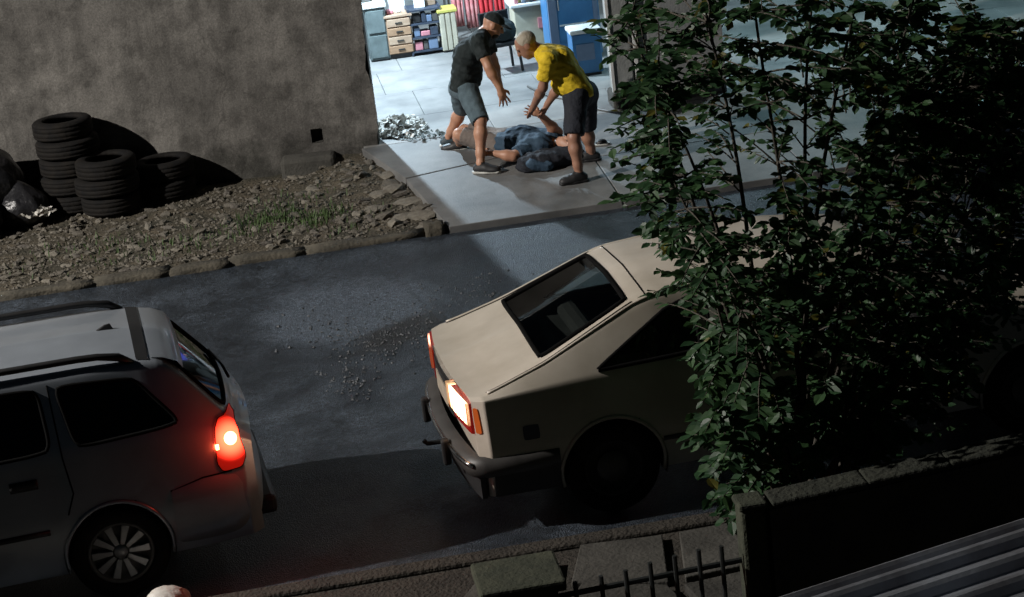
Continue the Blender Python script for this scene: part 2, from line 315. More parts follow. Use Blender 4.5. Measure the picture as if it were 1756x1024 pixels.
# ------------------------------------------------------------------ ground, road, kerbs
KY = 17.75          # far kerb line
NY = 11.12          # near kerb line
FL = 0.25           # shop floor level
def apron_z(y): return 0.12+(y-KY)*(FL-0.12)/(20.5-KY)
def wallY(x): return 20.54-(x-1.22)*0.14
def verge_z(x, y):
    t = np.clip((y-17.9)/2.6, 0, 1)
    base = 0.085+0.05*t-0.10*np.sin(PI*np.clip((y-17.9)/4.4, 0, 1))
    near = np.exp(-((np.minimum(x, 1.6)-(1.5-(y-17.75)*0.18))/0.55)**2)
    base = base+near*(apron_z(y)-0.05-base)*0.9
    return base+0.02*hs(x, y, s=2.2)+0.012*hs(x, y, s=6)
g = MB().add([(-120, -60, -0.06), (120, -60, -0.06), (120, 180, -0.06), (-120, 180, -0.06)], [(0, 1, 2, 3)])
struct(g.build('ground', 'dirt'))
# road: gently uneven sheet
xs = np.linspace(-40, 40, 200); ys = np.linspace(NY-0.05, KY+0.05, 60)
road = MB(); road.grid([[(x, y, 0.008*hs(x, y, s=0.9)*min(1, (y-11)/1.0)+0.055*np.clip((y-16.3)/1.4, 0, 1)**1.5) for x in xs] for y in ys])
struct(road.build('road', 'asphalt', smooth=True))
# verge of dirt and rubble
xs = np.linspace(-7, 1.62, 130); ys = np.linspace(KY+0.1, 21.6, 70)
vg = MB(); vg.grid([[(x, y, float(verge_z(np.array(x), np.array(y)))) for x in xs] for y in ys])
verge = struct(vg.build('verge', 'dirt', smooth=True))
# rubble stones
def stone_mesh(seed, flat=0.6):
    rng = random.Random(seed); bm = bmesh.new(); bmesh.ops.create_icosphere(bm, subdivisions=1, radius=0.5)
    for v in bm.verts:
        k = 0.72+rng.random()*0.5; v.co = Vector((v.co.x*k*1.15, v.co.y*k*0.9, v.co.z*k*flat))
    me = bpy.data.meshes.new('stone'); bm.to_mesh(me); bm.free(); return me
ST = []
for i in range(8):
    me = stone_mesh(i); me.materials.append(MT[['stone', 'stone_pale', 'stone', 'stone_dark'][i % 4]]); ST.append(me)
cand = []
rng = random.Random(3)
for i in range(1500):
    y = rng.uniform(KY+0.18, 20.5); x = rng.uniform(-4.2, 1.62-(y-KY)*0.19)
    if y > wallY(x)-0.12: continue
    cl = 0.5+0.5*hs(np.array(x), np.array(y), 3.0, 1.6)
    if rng.random() > 0.25+0.8*cl: continue
    s = 0.035+0.075*rng.random()**2.2+(0.09*rng.random() if (x > 0.75 and rng.random() < 0.25) else 0)
    cand.append((s, x, y))
cand.sort(reverse=True)
for i, (s, x, y) in enumerate(cand[:270]):
    o = bpy.data.objects.new('stone', rng.choice(ST)); COL.objects.link(o); o.parent = verge
    o.location = (x, y, float(verge_z(np.array(x), np.array(y)))+s*0.10); o.scale = (s*1.25, s, s*0.9); o.rotation_euler = (rng.uniform(-.25, .25), rng.uniform(-.25, .25), rng.uniform(0, 6.28))
# flat paving remnants next to the concrete apron
for (px, py, sx, sy) in [(700, 340, .34, .22), (722, 362, .36, .2), (690, 365, .26, .2), (668, 300, .24, .2), (735, 378, .30, .16), (650, 330, .24, .16), (640, 352, .22, .18), (672, 325, .22, .2)]:
    p = atZ(px, py, 0.14); o = bpy.data.objects.new('stone', ST[1]); COL.objects.link(o); o.parent = verge
    o.location = (p[0], p[1], float(verge_z(np.array(p[0]), np.array(p[1])))+0.012); o.scale = (sx*0.9, sy*1.5, 0.11); o.rotation_euler = (0.05, 0, rng.uniform(-.3, .3))
sm = MB()
def add_pebble(mb, x, y, z, s, rng):
    R = Matrix.Rotation(rng.uniform(0, 6.28), 3, 'Z'); v = []
    for q in [(1, 0, 0), (0, 1, 0), (-1, 0, 0), (0, -1, 0), (0, 0, 1), (0, 0, -1)]:
        k = s*(0.35+0.3*rng.random()); v.append(R @ Vector((q[0]*k*1.2, q[1]*k, q[2]*k*0.7)) + Vector((x, y, z)))
    mb.add(v, [(0, 1, 4), (1, 2, 4), (2, 3, 4), (3, 0, 4), (1, 0, 5), (2, 1, 5), (3, 2, 5), (0, 3, 5)])
for (s, x, y) in cand[270:]: add_pebble(sm, x, y, float(verge_z(np.array(x), np.array(y)))+s*0.15, s*1.1, rng)
for i in range(3800):
    y = rng.uniform(KY+0.12, 20.5); x = rng.uniform(-4.5, 1.62-(y-KY)*0.19)
    if y > wallY(x)-0.05: continue
    add_pebble(sm, x, y, float(verge_z(np.array(x), np.array(y)))+0.004, rng.uniform(0.012, 0.045), rng)
o = sm.build('gravel', 'stone', verge); stuff(o)
# loose gravel and broken surface on the road
lg = MB()
for (px, py, rx, ry, n) in [(640, 585, 85, 45, 300), (600, 650, 50, 34, 200), (720, 560, 80, 50, 240), (800, 500, 100, 40, 220), (610, 400, 180, 14, 90), (560, 540, 150, 80, 130)]:
    for i in range(n):
        a = rng.gauss(0, .5); b = rng.gauss(0, .5); p = atZ(px+a*rx, py+b*ry, 0)
        add_pebble(lg, p[0], p[1], 0.004, 0.008+0.026*rng.random()**2, rng)
stuff(tag(lg.build('loose_gravel', 'road_grit'), 'loose gravel scattered over the worn asphalt between the cars', 'gravel'))
# far kerb, stone by stone
kb = MB(); kb.box((-19.3, KY+0.06, 0.045), (40.5, 0.10, 0.09)); kerb = struct(kb.build('kerb', 'old_concrete'))
x = -4.6
while x < 1.5:
    L = rng.uniform(0.5, 1.1) if x < 0.6 else rng.uniform(.16, .34); L = min(L, 1.56-x)
    if L < 0.1: break
    h = 0.105+rng.uniform(-.01, .01) if x < 0.7 else 0.13+rng.uniform(-.05, .05)
    dy = rng.uniform(-.012, .01)
    bm = bmesh.new(); bmesh.ops.create_cube(bm, size=1.0); bmesh.ops.subdivide_edges(bm, edges=bm.edges[:], cuts=3, use_grid_fill=True)
    sd0 = rng.random()*50
    for v_ in bm.verts:
        q_ = v_.co*2; k_ = 1-.08*max(0, abs(q_.y)+abs(q_.z)-1.2)
        e_ = float(hs(np.array(q_.x*2*L+sd0), np.array(q_.y+sd0), q_.z, 2.5))*.016
        v_.co = Vector((q_.x/2*(L+.006), q_.y/2*.17*k_+e_, q_.z/2*(h+.05)*k_+e_))
    me = bpy.data.meshes.new('kerb_stone'); bm.to_mesh(me); bm.free(); me.materials.append(MT['kerb_stone']); me.polygons.foreach_set('use_smooth', [True]*len(me.polygons))
    o = bpy.data.objects.new('kerb_stone', me); COL.objects.link(o); o.parent = kerb; o.location = (x+L/2, KY+.06+dy, h/2-.022); o.rotation_euler = (rng.uniform(-.08, .08), rng.uniform(-.015, .015), rng.uniform(-.03, .03)); x += L
# near pavement and its kerb
nk = MB().box((0, NY-0.07, 0.03), (80, 0.14, 0.14)); struct(nk.build('near_kerb', 'soil', bevel=0.02))
np_ = MB().add([(-40, 9.4, 0.07), (40, 9.4, 0.07), (40, NY-0.14, 0.07), (-40, NY-0.14, 0.07)], [(0, 1, 2, 3)])
pave = struct(np_.build('near_pavement', 'soil'))
struct(MB().add([(-40, -8, 0.05), (40, -8, 0.05), (40, 9.4, 0.05), (-40, 9.4, 0.05)], [(0, 1, 2, 3)]).build('garden', 'soil'))
for poly in [[(1.30, 9.62), (2.00, 9.60), (1.86, 10.25), (1.42, 10.45), (1.28, 10.2)], [(1.36, 10.48), (1.88, 10.30), (1.98, 10.9), (1.5, 10.95)], [(2.05, 9.6), (2.75, 9.6), (2.7, 10.3), (1.95, 10.22)],
             [(1.98, 10.32), (2.55, 10.36), (2.6, 10.93), (2.08, 10.9)], [(0.72, 10.46), (1.26, 10.50), (1.33, 10.80), (0.95, 10.86)]]:
    MB().prism(poly, 0.06, 0.115+rng.uniform(-.012, .008)).build('paving_slab', 'old_concrete', pave, bevel=0.008)
# concrete apron in front of the shop: slabs
ap = MB().add([(1.2, KY+0.02, 0.02), (14, KY+0.02, 0.02), (14, 20.6, 0.12), (0.9, 20.6, 0.12)], [(0, 1, 2, 3)])
apron = struct(ap.build('apron', 'old_concrete'))
def slab(poly, nm='slab', mat='concrete', par=None, top=apron_z, th=0.14):
    n = len(poly); v = [(a, b, top(b)-th) for a, b in poly]+[(a, b, top(b)) for a, b in poly]
    MB().add(v, [tuple(range(n))[::-1], tuple(range(n, 2*n))]+[(i, (i+1) % n, n+(i+1) % n, n+i) for i in range(n)]).build(nm, mat, par, bevel=0.006)
c1 = atZ(705, 305, .19); c2 = atZ(800, 280, .19)
cy = lambda x: c1[1]+(x-c1[0])*(c2[1]-c1[1])/(c2[0]-c1[0])*0.6
slab([(1.57, KY-0.02), (3.15, KY-0.02), (3.15, cy(3.15)-.006), (c1[0]-.05, cy(c1[0]-.05)-.006)], par=apron)
slab([(c1[0]-.055, cy(c1[0])+.012), (3.15, cy(3.15)+.006), (3.15, 20.49), (1.04, 20.49)], par=apron)
slab([(3.162, KY-0.02), (4.9, KY-0.02), (4.9, 19.1), (3.162, 19.1)], par=apron); slab([(3.162, 19.112), (4.9, 19.112), (4.9, 20.49), (3.162, 20.49)], par=apron)
for k in range(4):
    slab([(4.912+k*1.9, KY-0.02), (6.8+k*1.9, KY-0.02), (6.8+k*1.9, 20.49), (4.912+k*1.9, 20.49)], par=apron)
# shop floor slabs
sf = MB().add([(1.1, 20.5, FL-0.02), (14, 20.5, FL-0.02), (14, 28, FL-0.02), (-3, 28, FL-0.02), (-3, 21.4, FL-.02), (1.1, 21.4, FL-.02)], [(0, 1, 2, 3, 4, 5)])
sfl = struct(sf.build('shop_floor', 'old_concrete'))
for j, (y0, y1) in enumerate([(20.5, 21.55), (21.556, 22.75), (22.756, 23.9), (23.906, 25.2), (25.206, 27.0)]):
    x = -1.2+0.3*(j % 2) if j else 1.06
    while x < 12.5:
        L = 1.35
        slab([(x+.004, y0), (x+L, y0), (x+L, y1), (x+.004, y1)], 'floor_slab', 'concrete_floor', sfl, lambda y: FL, 0.03); x += L

# ------------------------------------------------------------------ street lamp (off frame left) that lights the street
sl = thing('street_lamp', 'tall grey street lamp on the pavement with a warm lit head', 'street lamp', (-13.3, 10.6, 0.07))
MB().tube([(-13.3, 10.6, 0.05), (-13.3, 10.6, 6), (-13.3, 10.62, 9.2), (-13.3, 10.9, 9.6), (-13.3, 11.6, 9.72), (-13.3, 12.6, 9.75)], [0.09, 0.07, 0.055, 0.05, 0.045, 0.04], 12).build('pole', 'alloy', sl, w=True, smooth=True)
hd = MB().box((-13.3, 12.9, 9.76), (0.24, 0.62, 0.12)).build('lamp_head', 'alloy', sl, w=True, bevel=0.03)
MB().box((-13.3, 12.9, 9.69), (0.17, 0.48, 0.012)).build('lamp_glass', 'lamp_face', sl, w=True)
ld = bpy.data.lights.new('street_light', 'SPOT'); lo = bpy.data.objects.new('street_light', ld); COL.objects.link(lo); lo.parent = sl
ld.energy = 15500; ld.color = (1.0, 0.95, 0.89); ld.spot_size = math.radians(92); ld.spot_blend = 1.0; ld.shadow_soft_size = 0.10
lo.location = Vector((-13.3, 12.9, 9.62))-Vector(sl.location)
lo.rotation_euler = (Vector((2.0, 16.0, 0.6))-Vector((-13.3, 12.9, 9.62))).to_track_quat('-Z', 'Y').to_euler()

# ------------------------------------------------------------------ gable wall on the left
gw = thing('plastered_wall', 'long weathered grey brown plastered wall behind the tyre stacks', 'wall', (1.22, 20.54, 0))
wdir = Vector((1, -0.14, 0)).normalized(); wn = Vector((-0.14, -1, 0)).normalized()
def wp(s, t, z): return Vector((1.22, 20.54, 0))-wdir*s-wn*t+Vector((0, 0, z))   # s metres left of the corner, t metres behind the face
ve = atY(543, 232, 20.64)
vs_ = (Vector((1.22, 20.54, 0))-Vector(ve)).dot(wdir)
def wall_grid(hole):
    ss = sorted(set(list(np.linspace(0, 9, 91))+[hole[0], hole[1]])); zz = sorted(set(list(np.linspace(-0.05, 3.4, 90))+[hole[2], hole[3]]))
    mb = MB(); b = len(zz)
    v = []
    for s_ in ss:
        for z_ in zz:
            e = 0.012*float(hs(np.array(s_), np.array(z_), s=1.5))+0.006*float(hs(np.array(s_), np.array(z_), s=5))
            if s_ < 0.15: e += 0.02*float(hs(np.array(z_), np.array(s_), s=4))
            v.append(wp(s_+(0.03*float(hs(np.array(z_), np.array(1.0), s=3))+.018*float(hs(np.array(z_), np.array(2.0), s=11)) if s_ == 0 else 0), e, z_))
    f = []
    for i in range(len(ss)-1):
        for j in range(b-1):
            if hole[0]-1e-6 <= ss[i] and ss[i+1] <= hole[1]+1e-6 and hole[2]-1e-6 <= zz[j] and zz[j+1] <= hole[3]+1e-6: continue
            f.append((i*b+j, i*b+j+1, (i+1)*b+j+1, (i+1)*b+j))
    return mb.add(v, f)
hole = (vs_-0.055, vs_+0.055, ve[2]-0.07, ve[2]+0.07)
wl = wall_grid(hole)
# back, ends and top of the wall
c = [wp(0, .03, -.05), wp(0, .25, -.05), wp(9, .25, -.05), wp(9, .03, -.05)]
top = [p+Vector((0, 0, 3.45)) for p in c]
wl.add(c+top, [(0, 1, 5, 4), (1, 2, 6, 5), (2, 3, 7, 6), (4, 5, 6, 7)])
wl.build('wall', 'plaster', gw, w=True, smooth=False)
nb = MB()
hs_ = [wp(hole[0], .0, hole[2]), wp(hole[1], .0, hole[2]), wp(hole[1], .0, hole[3]), wp(hole[0], .0, hole[3])]
hb = [p-wn*0.13 for p in hs_]
nb.add(hs_+hb, [(0, 4, 5, 1), (1, 5, 6, 2), (2, 6, 7, 3), (3, 7, 4, 0), (4, 7, 6, 5)])
nb.build('vent_opening', 'old_concrete', gw, w=True)
p = atY(545, 275, 20.45); 
ft = MB(); ft.box(wp(0.72, -0.10, 0.12), (0.55, 0.26, 0.26), math.atan2(wdir.y, wdir.x)); ft.build('footing_block', 'old_concrete', gw, w=True, bevel=0.04)

# ------------------------------------------------------------------ tyres against the wall
def tyre_mesh(R=0.31, w=0.19):
    h = w/2
    prof = [(R*0.60, -h*0.80), (R*0.66, -h*0.95), (R*0.80, -h), (R*0.93, -h*0.90), (R*0.985, -h*0.72), (R, -h*0.6), (R*0.985, -h*0.55), (R*0.985, -h*0.45), (R, -h*0.4), (R, -h*0.06), (R*0.982, -h*0.02), (R*0.982, h*0.05), (R, h*0.1),
            (R, h*0.4), (R*0.985, h*0.45), (R*0.985, h*0.55), (R, h*0.6), (R*0.985, h*0.72), (R*0.93, h*0.90), (R*0.80, h), (R*0.66, h*0.95), (R*0.60, h*0.80), (R*0.63, h*0.5), (R*0.9, h*0.4), (R*0.9, -h*0.4), (R*0.63, -h*0.5)]
    return MB().lathe(prof, 40, closed=True)
ty0 = None
ordn = ['bottom', 'second', 'third', 'fourth', 'topmost']
for (nm, x, y, n, off) in [('tall stack against the wall', -1.86, 20.62, 5, .022), ('short front stack', -1.49, 20.27, 3, .02), ('low stack on the right', -0.96, 20.56, 2, .03)]:
    z = float(verge_z(np.array(x), np.array(y)))+0.004
    for k in range(n):
        if ty0 is None: o = tyre_mesh().build('tyre', 'rubber', smooth=True); ty0 = o
        else: o = copyobj(ty0)
        o.location = (x+rng.uniform(-off, off), y+rng.uniform(-off, off)*0.6, z+0.095); o.rotation_euler = (rng.uniform(-.012, .012), rng.uniform(-.012, .012), rng.uniform(0, 6)); kk_ = rng.uniform(.93, 1.04); o.scale = (kk_, kk_, rng.uniform(.92, 1.0)); z += 0.183
        pos = 'topmost' if k == n-1 else ordn[k]
        tag(o, '%s worn black tyre of the %s of tyres' % (pos, nm), 'tyre', 'old tyres stacked by the wall')
# ------------------------------------------------------------------ rubbish bags
def bag(name, loc, r, label, seed, mat='black_bag', cat='rubbish bag', group=None, flat=0.8, knot=True):
    bm = bmesh.new(); bmesh.ops.create_icosphere(bm, subdivisions=4, radius=1.0)
    for v in bm.verts:
        p = v.co.copy(); a = math.atan2(p.y, p.x)
        k = 1+0.10*float(hs(p.x*2+seed, p.y*2, p.z*2, 1.2))+0.05*math.sin(a*9+p.z*3+seed)*max(0, p.z+0.4)
        zz = p.z*flat
        if knot and p.z > 0.72: k *= 1-(p.z-0.72)*2.0; zz = (0.72+(p.z-0.72)*2.2)*flat
        v.co = Vector((p.x*k*r, p.y*k*r, max(zz, -0.72*flat)*r+0.72*flat*r))
    me = bpy.data.meshes.new(name); bm.to_mesh(me); bm.free(); me.materials.append(MT[mat]); me.polygons.foreach_set('use_smooth', [True]*len(me.polygons))
    o = bpy.data.objects.new(name, me); COL.objects.link(o); o.location = loc; tag(o, label, cat, group); return o
vz = lambda x, y: float(verge_z(np.array(x), np.array(y)))
bag('rubbish_bag', (-2.78, 20.55, vz(-2.78, 20.55)), 0.46, 'big black rubbish bag at the left edge leaning on the wall', 1.0, group='black rubbish bags', flat=1.0)
bag('rubbish_bag', (-2.36, 20.33, vz(-2.36, 20.33)), 0.27, 'small black rubbish bag beside the tall tyre stack', 2.7, group='black rubbish bags')
bag('rubbish_bag', (-2.83, 20.02, vz(-2.83, 20.02)), 0.30, 'low black rubbish bag in front of the bigger bags', 4.1, group='black rubbish bags')
def scrap(name, c, rad, n, mat, label, cat, seed, hgt=0.12, size=(0.05, 0.12), w=None):
    r = random.Random(seed); mb = MB()
    for i in range(n):
        a = r.uniform(0, 6.28); d = rad*math.sqrt(r.random()); q = 1-d/rad
        p = Vector((math.cos(a)*d*(w or 1), math.sin(a)*d, r.uniform(0.01, 0.02+hgt*q)))
        R = Matrix.Rotation(r.uniform(0, 6.28), 3, 'Z') @ Matrix.Rotation(r.uniform(-.7, .7), 3, 'X') @ Matrix.Rotation(r.uniform(-.7, .7), 3, 'Y')
        s = r.uniform(*size)
        g_ = [[R @ Vector((u*s, v*s*0.7, 0.25*s*math.sin(u*4+i)*math.cos(v*3+i*2))) + p for v in (-.5, 0, .5)] for u in (-.5, -.15, .2, .5)]
        mb.grid([[(q_.x, q_.y, max(q_.z, 0.004)) for q_ in row] for row in g_])
    o = mb.build(name, mat, loc=c); stuff(o); tag(o, label, cat); return o
p = atY(64, 332, 19.76); scrap('crumpled_scraps', (p[0], 19.8, vz(p[0], 19.8)+0.20), 0.15, 16, 'white_scrap', 'crumpled off white scraps lying on the black bags', 'scraps', 5, 0.05, (0.05, 0.10), 1.3)
p = atZ(688, 236, FL); scrap('debris_heap', (p[0]+.02, p[1]+0.35, FL), 0.42, 170, 'white_scrap', 'heap of crumpled white plastic and rubble by the wall corner', 'debris', 8, 0.16, (0.04, 0.14), 0.62)
p = atZ(722, 238, FL); scrap('leaf_litter', (p[0]+0.03, p[1]+0.05, FL), 0.2, 60, 'green_grey', 'greenish litter strewn right of the white debris', 'litter', 11, 0.03, (0.02, 0.06), 1.1)
# grass tufts
gm = MB()
for (px, py, n, sp) in [(470, 366, 330, .17), (545, 372, 300, .16), (500, 345, 90, .25), (420, 385, 90, .2), (150, 420, 110, .3), (300, 420, 90, .3), (60, 455, 40, .25), (370, 410, 30, .2), (215, 440, 26, .2), (590, 395, 20, .1), (640, 370, 20, .1)]:
    c = atZ(px, py, 0.08)
    for i in range(n):
        x, y = c[0]+rng.gauss(0, sp), c[1]+rng.gauss(0, sp*0.9)
        if y < KY+.15: continue
        z = vz(x, y); a = rng.uniform(0, 6.28); h = rng.uniform(.03, .09); lean = rng.uniform(.1, .6)*h; wv = Vector((math.cos(a), math.sin(a), 0))*0.004; t = Vector((-math.sin(a), math.cos(a), 0))*lean
        b = Vector((x, y, z)); gm.add([b-wv*1.4, b+wv*1.4, b+t*.5+wv+Vector((0, 0, h*.6)), b+t*.5-wv+Vector((0, 0, h*.6)), b+t+Vector((0, 0, h))], [(0, 1, 2, 3), (3, 2, 4)])
stuff(tag(gm.build('grass', 'grass'), 'short green grass tufts growing in the rubble verge', 'grass'))

# ------------------------------------------------------------------ the shop behind
shop = thing('shop_building', 'open fronted shop with lit interior and grey pillar behind the standing men', 'building', (3.77, 20.7, FL))
def part(nm, mat, par, c, d, rz=0.0, bevel=0.0, w=True): return MB().box(c, d, rz).build(nm, mat, par, w=w, bevel=bevel)
part('back_wall', 'wall_grey', shop, (4.5, 27.1, 1.85), (17, 0.2, 3.8)); part('side_wall', 'wall_white', shop, (-3.1, 24, 1.85), (0.2, 6.0, 3.8)); part('side_wall', 'wall_white', shop, (12.6, 24, 1.85), (0.2, 6.0, 3.8))
part('ceiling', 'wall_white', shop, (4.75, 23.95, 3.83), (15.9, 6.5, 0.12)); part('lintel', 'wall_grey', shop, (6.9, 20.72, 3.42), (11.3, 0.22, 0.68))
pl = part('pillar', 'pillar_paint', shop, (3.80, 20.72, 1.66), (0.21, 0.24, 2.82), bevel=0.015)
part('pillar_edge', 'white_paint', pl, (3.685, 20.592, 1.66), (0.03, 0.02, 2.8)); part('plinth', 'old_concrete', pl, (3.80, 20.70, FL+0.09), (0.29, 0.32, 0.18), bevel=0.03)
part('front_wall', 'wall_grey', shop, (4.40, 20.74, 1.66), (0.95, 0.18, 2.82))
part('roller_door_guide', 'white_paint', shop, (3.945, 20.62, 1.66), (0.035, 0.05, 2.82))
part('pier', 'wall_white', shop, (8.9, 20.74, 1.66), (0.3, 0.2, 2.82))
# ceiling lamps (fluorescent battens)
def batten(x, y, rz, en, col, label, L=1.25, z=3.55):
    t = thing('ceiling_lamp', label, 'lamp', (x, y, z), rz, 'fluorescent lamps on the shop ceiling')
    MB().box((0, 0, 0.06), (L, 0.12, 0.08)).build('housing', 'white_paint', t)
    MB().box((0, 0, 0.20), (0.03, 0.03, 0.22)).build('hanger', 'white_paint', t)
    for s in (-1, 1): MB().tube([(-L/2+.03, s*.03, 0), (L/2-.03, s*.03, 0)], 0.014, 10).build('tube', 'tube', t)
    d = bpy.data.lights.new('batten_light', 'AREA'); d.shape = 'RECTANGLE'; d.size = L*0.3; d.size_y = 0.06; d.energy = en; d.color = col
    o = bpy.data.objects.new('batten_light', d); COL.objects.link(o); o.parent = t; o.location = (0, 0, -0.025)
    return t
batten(0.86, 23.3, PI/2, 560, (0.66, 0.85, 1.0), 'bright tube lamp on the shop ceiling behind the wall corner', 1.2, 3.3)
batten(2.7, 25.2, 0, 30, (0.85, 0.92, 1.0), 'tube lamp above the shop counter')
batten(6.9, 22.6, 0, 85, (0.46, 0.88, 1.0), 'tube lamp on the ceiling right of the pillar')
batten(3.5, 22.0, 0, 25, (0.66, 0.86, 1.0), 'tube lamp above the blue cooler')

def S(px, py, z=FL): return Vector(atZ(px, py, z))
BK = 24.55
def bx(px, Y=BK): return atY(px, 60, Y)[0]
# left: grey green sacks cabinet
t = thing('metal_cabinet', 'dull green grey metal cabinet nearest the wall corner', 'cabinet', (bx(648), BK, FL))
MB().box((0, 0.2, 0.33), (0.24, 0.36, 0.62)).build('body', 'green_grey', t, bevel=0.01)
for k in range(2): MB().box((0.0, 0.012, 0.18+0.3*k), (0.20, 0.02, 0.27)).build('door', 'green_grey', t, bevel=0.006)
MB().box((0, 0.2, 0.67), (0.28, 0.40, 0.05)).build('top', 'white_paint', t, bevel=0.006); MB().box((0, .2, .012), (.22, .34, .024)).build('foot', 'black_plastic', t)
# drawers
t = thing('drawer_unit', 'brown wooden unit of four drawers at the shop back', 'drawers', (bx(686), BK, FL))
MB().box((0, 0.22, 0.28), (0.30, 0.40, 0.44)).build('carcass', 'wood', t, bevel=0.006); MB().box((0, .22, .03), (.28, .36, .06)).build('plinth', 'black_plastic', t)
for k in range(4):
    dr = MB().box((0, 0.012, 0.115+0.107*k), (0.275, 0.025, 0.092)).build('drawer', 'wood_pale' if k % 2 else 'wood', t, bevel=0.006)
    MB().box((0, -0.006, 0.115+0.107*k), (0.08, 0.014, 0.014)).build('handle', 'iron', dr)
MB().box((0, 0.22, 0.515), (0.34, 0.44, 0.03)).build('top', 'wood_pale', t, bevel=0.005)
for i, (dx, mt, d) in enumerate([(-.12, 'pink', (.08, .1, .05)), (-.02, 'white_paint', (.07, .08, .04)), (-.19, 'paper', (.05, .07, .06))]):
    tag(MB().box((0, 0, d[2]/2), d, 0.2*i).build('packet', mt, loc=(bx(686)+dx+0.04, BK+0.14+.02*i, FL+0.531), bevel=0.012), ['pink packet on the drawer unit', 'white packet on the drawer unit', 'small paper packet at the left end of the drawer unit'][i], 'packet', 'packets on the drawer unit')
def sheet(name, c, w, h, tilt, rz, mat, label, cat):
    mb = MB(); R = Matrix.Rotation(rz, 3, 'Z') @ Matrix.Rotation(tilt, 3, 'X')
    mb.box((0, 0, h/2), (w, 0.006, h), rot=None); mb.v = [tuple(R @ Vector(v)) for v in mb.v]
    return tag(mb.build(name, mat, loc=c), label, cat)
sheet('notice_sheet', (bx(689)+.01, BK+0.33, FL+0.531), 0.20, 0.32, -0.1, 0.05, 'paper', 'white notice sheet standing on the drawer unit', 'notice')
# dark boxes shelf
t = thing('dark_shelf', 'dark navy shelf stacked with folded goods beside the drawers', 'shelf', (bx(732), BK, FL))
for s in (-1, 1): MB().box((s*0.19, 0.2, 0.29), (0.02, 0.38, 0.56)).build('side', 'box_navy', t)
for k in range(4): MB().box((0, 0.2, 0.05+0.165*k), (0.36, 0.38, 0.02)).build('shelf_board', 'box_navy', t)
for k in range(3):
    x = -0.15
    while x < 0.13:
        w_ = rng.uniform(.06, .12); h_ = rng.uniform(.06, .13)
        MB().box((x+w_/2, 0.10+rng.uniform(0, .03), 0.062+0.165*k+h_/2), (w_-.008, 0.16, h_), rng.uniform(-.06, .06)).build('folded_goods', rng.choice(['box_navy', 'steel_blue', 'blue_dark', 'pink', 'black_plastic', 'grey_plastic']), t, bevel=0.008); x += w_
sheet('price_card', (bx(727), BK+0.14, FL+0.556), 0.13, 0.17, -0.2, -0.15, 'paper', 'white card leaning on the dark shelf', 'card')
# wall shelf above
t = thing('wall_shelf', 'narrow shelf board with goods behind the dark shelf', 'shelf', (bx(735), BK+0.55, FL))
for s in (-1, 1): MB().box((s*0.3, 0.1, 0.42), (0.03, 0.03, 0.84)).build('upright', 'grey_plastic', t)
MB().box((0, 0.08, 0.80), (0.7, 0.28, 0.03)).build('board', 'white_paint', t)
for i in range(5): MB().box((-.27+.13*i, 0.06, 0.817+.05+.01*i), (.10, .12, .10+.02*i)).build('packet', ['yellow_plastic', 'white_paint', 'pink', 'box_cream', 'steel_blue'][i], t, bevel=0.008)
# cream pedestal
t = thing('cream_crate', 'cream slatted crate with yellow lid beside the dark shelf', 'crate', (bx(771), BK-0.02, FL))
MB().box((0, .14, .25), (.20, .26, .46)).build('body', 'box_cream', t, bevel=0.008)
for k in range(3): MB().box((-.066+.066*k, .004, .25), (.05, .014, .44)).build('slat', 'box_cream', t, bevel=0.004)
MB().box((0, .14, .50), (.24, .30, .04)).build('lid', 'yellow_plastic', t, bevel=0.008); MB().box((0, .14, .012), (.18, .24, .024)).build('foot', 'black_plastic', t)
# clothes rail with garments
t = thing('clothes_rail', 'metal clothes rail behind the man in the black cap', 'clothes rail', (bx(835, 25.0), 25.0, FL))
for s in (-1, 1):
    MB().tube([(s*.42, 0, 0.015), (s*.42, 0, 1.5)], 0.014, 8).build('upright', 'chrome', t); MB().box((s*.42, 0, .012), (.04, .42, .024)).build('foot', 'chrome', t)
MB().tube([(-.42, 0, 1.5), (.42, 0, 1.5)], 0.014, 8).build('rail', 'chrome', t)
def garment(x, w, h, mat, label, ph):
    g_ = []
    for i in range(13):
        u = i/12; g_.append([Vector(((u-.5)*w*(1-.25*(1-v_)), 0.035*math.sin(u*17+ph+v_)*(.4+.6*(1-v_)), -h*(1-v_))) for v_ in (1, .93, .7, .45, .2, 0)])
    mb = MB(); mb.grid(g_); o = mb.build('hanging_garment', mat, loc=(bx(835, 25.0)+x, 25.0, FL+1.485), smooth=True)
    sd_ = o.modifiers.new('solid', 'SOLIDIFY'); sd_.thickness = 0.012
    tag(o, label, 'garment', 'garments on the clothes rail'); return o
garment(-.32, .17, 1.28, 'pink_cloth', 'pink patterned garment at the left end of the rail', 0); garment(-.15, .17, 1.32, 'pink_cloth', 'pale pink garment second on the rail', 1.3)
garment(.03, .2, 1.36, 'red_cloth', 'red garment in the middle of the rail', 2); garment(.21, .18, 1.34, 'red_cloth', 'red garment right of the middle on the rail', 3.1); garment(.34, .08, 1.25, 'white_paint', 'narrow white garment at the right end of the rail', 4)
